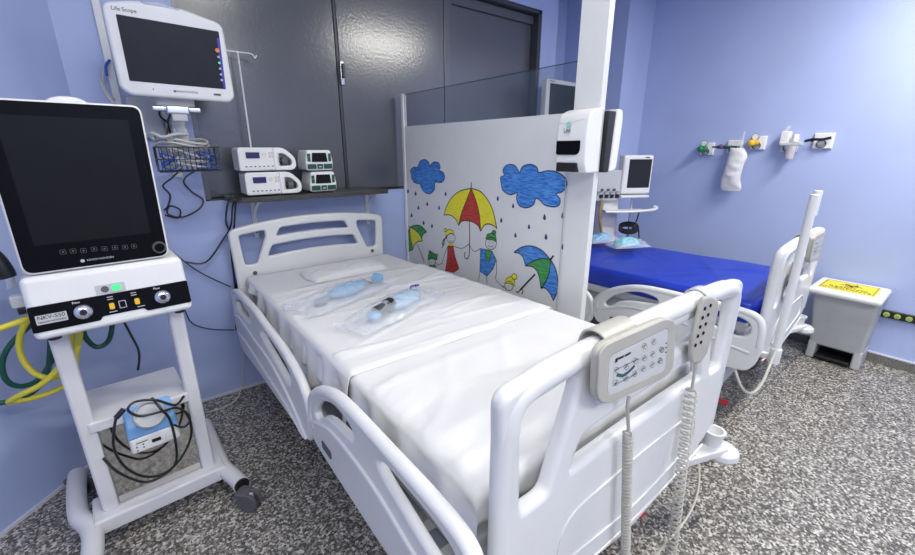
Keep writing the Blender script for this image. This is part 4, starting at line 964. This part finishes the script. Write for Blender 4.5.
# humidifier
HV = -.05
def hp(x_, y_, v=HV): return vp(x_, y_, v)
hA, hB_ = hp(126, 458), hp(176, 442)
hx0_, hx1_ = hp(125, 430).x, hp(180, 430).x; hz0 = (hA.z+hp(170, 443).z)/2; hz1 = hz0+.15
hum = thing('humidifier', 'light blue and white heated humidifier hung below the cart shelf', 'humidifier', VM @ Vector(((hx0_+hx1_)/2, HV, hz0)), VR)
b = MB(); w_ = hx1_-hx0_
b.box(hx0_, HV, hz0, hx1_, HV+.05, hz0+.070, WHITE, .012, mx=VM); b.build('control_box', hum)
b = MB().hexa([(hx0_-.002, HV-.002, hz0+.066), (hx1_+.002, HV-.002, hz0+.066), (hx1_+.002, HV+.052, hz0+.066), (hx0_-.002, HV+.052, hz0+.066)], [(hx0_+.004, HV+.004, hz0+.115), (hx1_-.004, HV+.004, hz0+.115), (hx1_-.004, HV+.056, hz0+.185), (hx0_+.004, HV+.056, hz0+.185)], LBLUE, .008, mx=VM); b.build('hood', hum, label='light blue hood')
b = MB(); cm_ = VM @ Matrix.Translation(((hx0_+hx1_)/2, HV+.022, hz0+.135)) @ Matrix.Rotation(R(48), 4, 'X'); b.lathe([(.052, 0), (.054, .016), (.050, .026), (.046, .026), (.044, .014), (.0, .012)], PALE, mx=cm_); b.build('heater_plate', hum)
b = MB(); hm = VM @ MXZ(HV-.001)
b.ext([rect(hx0_+w_*.42, hz0+.028, hx0_+w_*.60, hz0+.042, .002)], .002, BLACK, hm, 0, True)
for u, z_ in ((.12, .016), (.12, .032), (.25, .022), (.25, .036)): b.ext([circ(hx0_+w_*u, hz0+z_, .0028, 8)], .002, RUBBER, hm, 0, True)
b.ext([rect(hx0_+w_*.12, hz0+.046, hx0_+w_*.35, hz0+.049, .001)], .002, RUBBER, hm, 0, True)
b.cyl((hx1_-.038, HV-.001, hz0+.034), (hx1_-.038, HV-.014, hz0+.034), .014, WHITE, mx=VM, bev=.002); b.build('controls', hum)
b = MB()
b.tube([VW(x_, y_, v) for x_, y_, v in ((117, 414, -.07), (114, 430, -.075), (114, 448, -.075), (124, 466, -.08), (142, 476, -.08), (160, 475, -.08), (175, 464, -.08), (176, 445, -.08), (170, 420, -.085), (160, 408, -.08), (152, 398, -.04))], .0048, BLACK, seg=8)
b.tube([VW(x_, y_, v) for x_, y_, v in ((103, 458, -.04), (115, 470, -.06), (130, 478, -.07), (148, 482, -.075), (168, 472, -.08), (183, 455, -.08), (191, 436, -.08), (189, 418, -.075), (178, 408, -.07), (160, 412, -.085), (140, 416, -.085), (128, 410, -.08), (135, 402, -.07), (155, 400, -.06), (175, 405, -.05), (184, 396, -.02))], .0048, BLACK, seg=8)
b.tube([VW(x_, y_, v) for x_, y_, v in ((176, 407, -.06), (186, 412, -.06), (190, 420, -.05), (184, 427, -.05), (174, 425, -.055))], .004, BLACK, seg=8)
b.cyl(VW(116, 418, -.07), VW(124, 409, -.065), .010, BLACK); b.build('power_cable', hum)

# ------------------------------------------------------------------ right wall
WX = 4.12
def wy(px_, py_, x=WX): q = at(px_, py_, 0, x); return q.y, q.z
def outlet(name, label, cat, px_, py_, fn, hw=.055, hh=.055, tl=0):
    y, z = wy(px_, py_, WX-.02)
    t = thing(name, label, cat, (WX, y, z), group=None)
    b = MB(); b.hexa([(WX-.001, y-hw, z-hh), (WX-.001, y+hw, z-hh), (WX-.001, y+hw, z+hh), (WX-.001, y-hw, z+hh)], [(WX-.025, y-hw*.9, z-hh*.9), (WX-.025, y+hw*.9, z-hh*.9), (WX-.025, y+hw*.9, z+hh*.9), (WX-.025, y-hw*.9, z+hh*.9)], WHITE, .003); b.build('wall_plate', t)
    b = MB().ext([circ(-y-.005, z-.022, .030, 20), circ(-y-.005, z-.022, .024, 20)], .006, RUBBER, MYZ(WX-.025), 0, True); b.cyl((WX-.03, y, z-.015), (WX-.05, y, z-.015), .018, CHROME); b.build('socket', t)
    fn(t, y, z); return t
def reg(col):
    def f(t, y, z):
        b = MB().cyl((WX-.03, y+.01, z+.005), (WX-.10, y+.01, z+.005), .022, col, bev=.004); b.ball((WX-.10, y+.022, z), .026, col); b.build('valve_knob', t)
        b = MB().cyl((WX-.05, y+.01, z+.045), (WX-.075, y+.01, z+.048), .028, CHROME, bev=.003); b.cyl((WX-.075, y+.01, z+.048), (WX-.078, y+.01, z+.048), .022, WHITE); b.cyl((WX-.06, y+.01, z+.0), (WX-.06, y+.01, z+.03), .007, CHROME); b.build('gauge', t)
    return f
outlet('gas_outlet', 'oxygen outlet with green knob on the right wall, leftmost of the row', 'gas outlet', 707, 149, reg(mat('green_plastic', (.01, .22, .07), .35)))
def flow(t, y, z):
    b = MB().cyl((WX-.08, y+.11, z+.0), (WX-.08, y-.06, z-.005), .013, DGREEN, bev=.002); b.cyl((WX-.08, y+.11, z), (WX-.08, y+.145, z-.0), .008, PURPLE); b.ball((WX-.09, y+.075, z+.003), .020, PURPLE); b.cyl((WX-.03, y, z), (WX-.08, y, z), .014, CHROME)
    b.ball((WX-.085, y-.045, z-.015), .022, DGREEN); b.build('flow_valve', t)
    MB().cyl((WX-.08, y-.075, z-.01), (WX-.08, y-.075, z+.12), .008, CLEARP).build('flow_tube', t)
fo = outlet('gas_outlet', 'gas outlet with dark green and purple flow valve above the white bag', 'gas outlet', 734, 147, flow)
outlet('gas_outlet', 'compressed air outlet with yellow knob on the right wall', 'gas outlet', 758, 143, reg(AMBER))
def vac(t, y, z):
    b = MB().box(WX-.09, y-.01, z+.0, WX-.03, y+.05, z+.10, WHITE, .008); b.cyl((WX-.07, y+.035, z+.09), (WX-.07, y+.01, z+.14), .014, CLEARP); b.cyl((WX-.08, y-.045, z+.02), (WX-.08, y-.045, z+.075), .022, WHITE, bev=.004); b.box(WX-.10, y-.10, z-.005, WX-.06, y+.04, z+.018, PALE, .006)
    b.cyl((WX-.08, y-.055, z+.018), (WX-.08, y-.055, z+.05), .012, BLACK); b.build('vacuum_regulator', t)
    MB().lathe([(.035, .0), (.034, -.01), (.026, -.09), (.024, -.095), (0, -.095)], mat('pinkish_clear', (.75, .68, .72), .2, alpha=.6), (WX-.08, y-.035, z-.006)).build('collection_jar', t)
outlet('vacuum_outlet', 'vacuum outlet with white regulator and small clear jar on the right wall', 'gas outlet', 789, 145, vac)
def lev(t, y, z):
    b = MB().tube([(WX-.05, y+.10, z+.0), (WX-.06, y+.05, z+.012), (WX-.06, y, z+.01), (WX-.055, y-.05, z+.022)], .010, BLACK, seg=8); b.ball((WX-.055, y+.055, z+.008), .014, BLACK); b.build('lever', t)
outlet('gas_outlet', 'gas outlet with black lever on the right wall, rightmost of the row', 'gas outlet', 823, 141, lev, .06, .058)
# white bag hanging
yb_, zb_ = wy(737, 155, WX-.10)
rows = [(737, 148, 7), (738, 156, 9.5), (735, 164, 9), (733, 171, 9), (731, 178, 9.5), (731, 186, 10.5), (731, 190, 9)]
bm = bmesh.new(); rg = []
pp = catmull([(a, c, w__) for a, c, w__ in rows], 6)
for i, v in enumerate(pp):
    l = at(v.x-v.z, v.y, 0, WX-.09); r_ = at(v.x+v.z, v.y+.2, 0, WX-.09); t_ = i/(len(pp)-1); th = .030*math.sin(math.pi*min(1, .12+t_*.95))+.004
    rg.append([bm.verts.new((l.lerp(r_, .5).x-th*math.sin(a)*(1+.35*noise.noise(Vector((a*1.3, t_*9, 2)))), (l.y+r_.y)/2+(l.y-r_.y)/2*math.cos(a), l.z+.006*noise.noise(Vector((a*2, t_*12, 0))))) for a in [k*math.pi/9 for k in range(18)]])
for A, B in zip(rg, rg[1:]):
    for k in range(18): bm.faces.new((A[k], A[(k+1) % 18], B[(k+1) % 18], B[k]))
bm.faces.new(rg[0]); bm.faces.new(rg[-1][::-1]); bmesh.ops.recalc_face_normals(bm, faces=list(bm.faces))
mb = MB(); mb._add(bm, mat('crinkled_white_plastic', (.74, .74, .75), .35, bump=.8, bscale=60)); tag(mb.build('hanging_bag', None, 60), 'crinkled white plastic bag hanging from the second gas outlet', 'bag')
# small fixture at the edge of the photo
yq, zq = wy(914, 150, WX)
# connector rail
y0r, z0r = wy(884, 312); y1r, z1r = wy(960, 326)
rl = thing('socket_rail', 'black wall rail with lime green round sockets beside the bin', 'socket rail', (WX, y0r, z0r))
b = MB().box(WX-.03, y1r, z0r-.030, WX-.001, y0r+.06, z0r+.022, BLACK, .004); b.build('rail', rl)
for px_, py_ in ((887, 313), (898, 315), (910, 317)):
    yy, zz = wy(px_, py_, WX-.03); zz = min(max(zz, z0r-.02), z0r+.01)
    b = MB().cyl((WX-.03, yy, z0r-.004), (WX-.042, yy, z0r-.004), .017, LIME, bev=.002); b.cyl((WX-.042, yy, z0r-.004), (WX-.044, yy, z0r-.004), .010, CHROME); b.build('socket', rl)

# ------------------------------------------------------------------ bin
bn = thing('pedal_bin', 'grey pedal bin with white lid and yellow biohazard sign by the right wall', 'waste bin', (3.95, .47, 0))
X0, X1, Y0, Y1 = 3.83, 4.07, .288, .612
b = MB()
def loop(ins, z): return [(X0+ins*.6, Y0+ins, z), (X1-ins*.2, Y0+ins, z), (X1-ins*.2, Y1-ins, z), (X0+ins*.6, Y1-ins, z)]
b.hexa(loop(.015, .11), [(3.765, .288, .53), (4.085, .288, .53), (4.085, .64, .53), (3.765, .64, .53)], BINP, .02, 4)
b.box(X0+.004, Y0+.01, 0.001, X1, Y0+.06, .14, BINP, .012); b.box(X0+.004, Y1-.06, 0.001, X1, Y1-.01, .14, BINP, .012); b.box(X1-.06, Y0+.03, 0.001, X1, Y1-.03, .14, BINP, .01)
b.build('bin_body', bn)
b = MB().box(3.70, .275, .522, 4.10, .665, .568, WHITE, .022, 5); b.build('lid', bn)
b = MB().box(X0-.005, Y0+.065, .015, X1-.06, Y1-.065, .04, BLACK, .006); b.box(X1-.075, Y0+.06, .02, X1-.06, Y1-.06, .12, BLACK); b.build('pedal', bn)
# sign on the lid: reads from the camera side (-X)
SM = Matrix(((0, 1, 0, 0), (-1, 0, 0, 0), (0, 0, 1, .5675), (0, 0, 0, 1)))     # drawn (x=-y, y=x)
def sg(pts, M_, d, lift=0): b.ext(pts, d, M_, SM @ Matrix.Translation((0, 0, lift)), 0, True)
b = MB(); sg([rect(-.625, 3.765, -.325, 4.045, .004)], SIGNY, .001)
sg([rect(-.615, 3.775, -.335, 4.037, .003), rect(-.611, 3.779, -.339, 4.033, .003)], INK, .0005, .001)
cx_, cy_ = -.47, 3.945
for k in range(3):
    a = R(90+120*k); c_ = (cx_+.030*math.cos(a), cy_+.030*math.sin(a)); pts_o = []; pts_i = []
    for j in range(26):
        th = a+math.pi+R(22)+ (2*math.pi-R(44))*j/25+0
        pts_o.append((c_[0]+.034*math.cos(th+0), c_[1]+.034*math.sin(th)))
    off = (cx_+.040*math.cos(a), cy_+.040*math.sin(a))
    for j in range(26):
        th = a+math.pi+R(35)+(2*math.pi-R(70))*j/25; pts_i.append((off[0]+.026*math.cos(th), off[1]+.026*math.sin(th)))
    mid = a
    # open the ring outward
    o1 = [p for p in pts_o]; ring = []
    for j in range(21):
        th = a+R(28)+(2*math.pi-R(56))*j/20; ring.append((c_[0]+.033*math.cos(th), c_[1]+.033*math.sin(th)))
    for j in range(20, -1, -1):
        th = a+R(30)+(2*math.pi-R(60))*j/20; ring.append((c_[0]+.006*math.cos(a)+.025*math.cos(th), c_[1]+.006*math.sin(a)+.025*math.sin(th)))
    sg([ring], INK, .0006, .001)
sg([circ(cx_, cy_, .034, 24), circ(cx_, cy_, .028, 24)], INK, .0006, .0012)
for tx, yy, s_ in (('RESÍDUO', 3.862, .045), ('INFECTANTE', 3.815, .038)): b.text(tx, s_, INK, SM @ Matrix.Translation((-.475, yy, .0015)), sx=1.15)
b.build('biohazard_sign', bn, label='yellow biohazard sign')

# ------------------------------------------------------------------ equipment behind the partition
# monitor on the wall behind the glass
q = at(562, 97, 1, 2.60)
m2 = thing('patient_monitor', 'white framed monitor seen through the glass strip of the partition', 'monitor', (q.x, 2.62, 1.75), R(0))
x0_, x1_ = at(546, 97, 1, 2.55).x, at(580, 97, 1, 2.55).x; za, zb = 1.74, at(560, 80, 1, 2.55).z
b = MB().ext([rect(x0_, za, x1_, zb, .02)], .06, WHITE, MXZ(2.58), .01); b.build('housing', m2)
MB().ext([rect(x0_+.045, za+.04, x1_-.03, zb-.035, .004)], .003, SCREEN, MXZ(2.549), 0, True).build('screen', m2)
b = MB().text('Life Scope', .016, INK, MXZ(2.5485, x0_+.07, zb-.018)); b.box((x0_+x1_)/2-.03, 2.61, za+.12, (x0_+x1_)/2+.03, 2.739, za+.2, PALE, .005); b.build('mount', m2)
# cart ventilator at the wall
CYY = 2.02
k0 = at(634, 175, 1, CYY)
ct = thing('ventilator', 'small white ventilator with tilted monitor on a stand beyond the blue mattress', 'ventilator', (k0.x, CYY, 0), R(-30))
CM = Matrix.Translation((k0.x, CYY, 0)) @ Matrix.Rotation(R(-30), 4, 'Z')
zt, zbm = at(636, 155, 1, CYY).z, at(636, 193, 1, CYY).z
b = MB().box(-.135, -.05, zbm, .145, .05, zt, WHITE, .02, 4, mx=CM @ Matrix.Rotation(0, 4, 'X')); b.box(-.15, -.09, zbm-.03, .12, .07, zbm-.008, WHITE, .008, mx=CM); b.build('monitor_housing', ct)
b = MB().box(-.085, -.0535, zbm+.055, .125, -.048, zt-.035, SCREEN2, .002, mx=CM); b.box(.06, -.0535, zt-.025, .10, -.049, zt-.015, RUBBER, .001, mx=CM); b.build('screen', ct)
b = MB().box(-.36, -.04, zbm-.06, -.137, .14, zbm+.21, PALE, .012, mx=CM); b.build('valve_block', ct)
b = MB()
for k in range(7): b.cyl((-.34+.028*k, -.042, zbm+.02+.02*(k % 2)), (-.34+.028*k, -.06, zbm+.02+.02*(k % 2)), .011, (RUBBER if k % 2 else CHROME), mx=CM)
for k in range(4): b.box(-.33+.05*k, -.055, zbm-.03, -.30+.05*k, -.04, zbm-.0, BLACK, .002, mx=CM)
b.build('connectors', ct)
b = MB().box(-.27, .0, .12, -.11, .13, zbm-.04, CART, .02, mx=CM); b.build('stand_column', ct)
b = MB().tube([(.0, -.02, zbm-.03), (.01, -.0, .9), (.01, 0, .25)], .012, CHROME, smooth=2, mx=CM); b.build('support_rod', ct)
zz = at(625, 210, 1, CYY).z; b = MB().tube([(-.30, -.12, zz), (-.10, -.15, zz), (.10, -.15, zz+.01), (.18, -.12, zz+.02), (.19, -.08, zz+.03)], .018, WHITE, mx=CM, flat=.7); b.box(-.27, -.13, zz-.008, .10, .0, zz+.004, WHITE, .004, mx=CM); b.build('handle_tray', ct)
b = MB().box(-.34, -.18, .07, .02, .26, .125, CART, .02, mx=CM)
for sx_ in (-.32, .0):
    for sy_ in (-.16, .24): b.cyl((sx_-.02, sy_, .036), (sx_+.02, sy_, .036), .035, RUBBER, mx=CM)
b.build('base', ct)
b = MB()
for k in range(4): b.tube([(-.02+.09*math.cos(a), -.05+.03*math.sin(a), .80+.03*math.sin(a)+k*.012) for a in [j*math.pi/4 for j in range(8)]], .007, BLACK, True, mx=CM)
for k in range(1): b.tube([(.10+.02*math.sin(k), -.0+.02*k, zz+.0), (.09-.01*k, .02, zz-.12), (.03+.03*k, .0, zz-.22), (.12+.03*k, .03, .82), (.16, .03, .6)], .006, BLACK, mx=CM)
b.tube([(-.31, -.06, zz+.10), (-.33, -.08, zz-.04), (-.29, -.07, zz-.2), (-.31, -.05, .75)], .012, mat('ochre_tube', (.30, .22, .06), .5), mx=CM); b.build('cables', ct)
print('objects', len(bpy.data.objects))
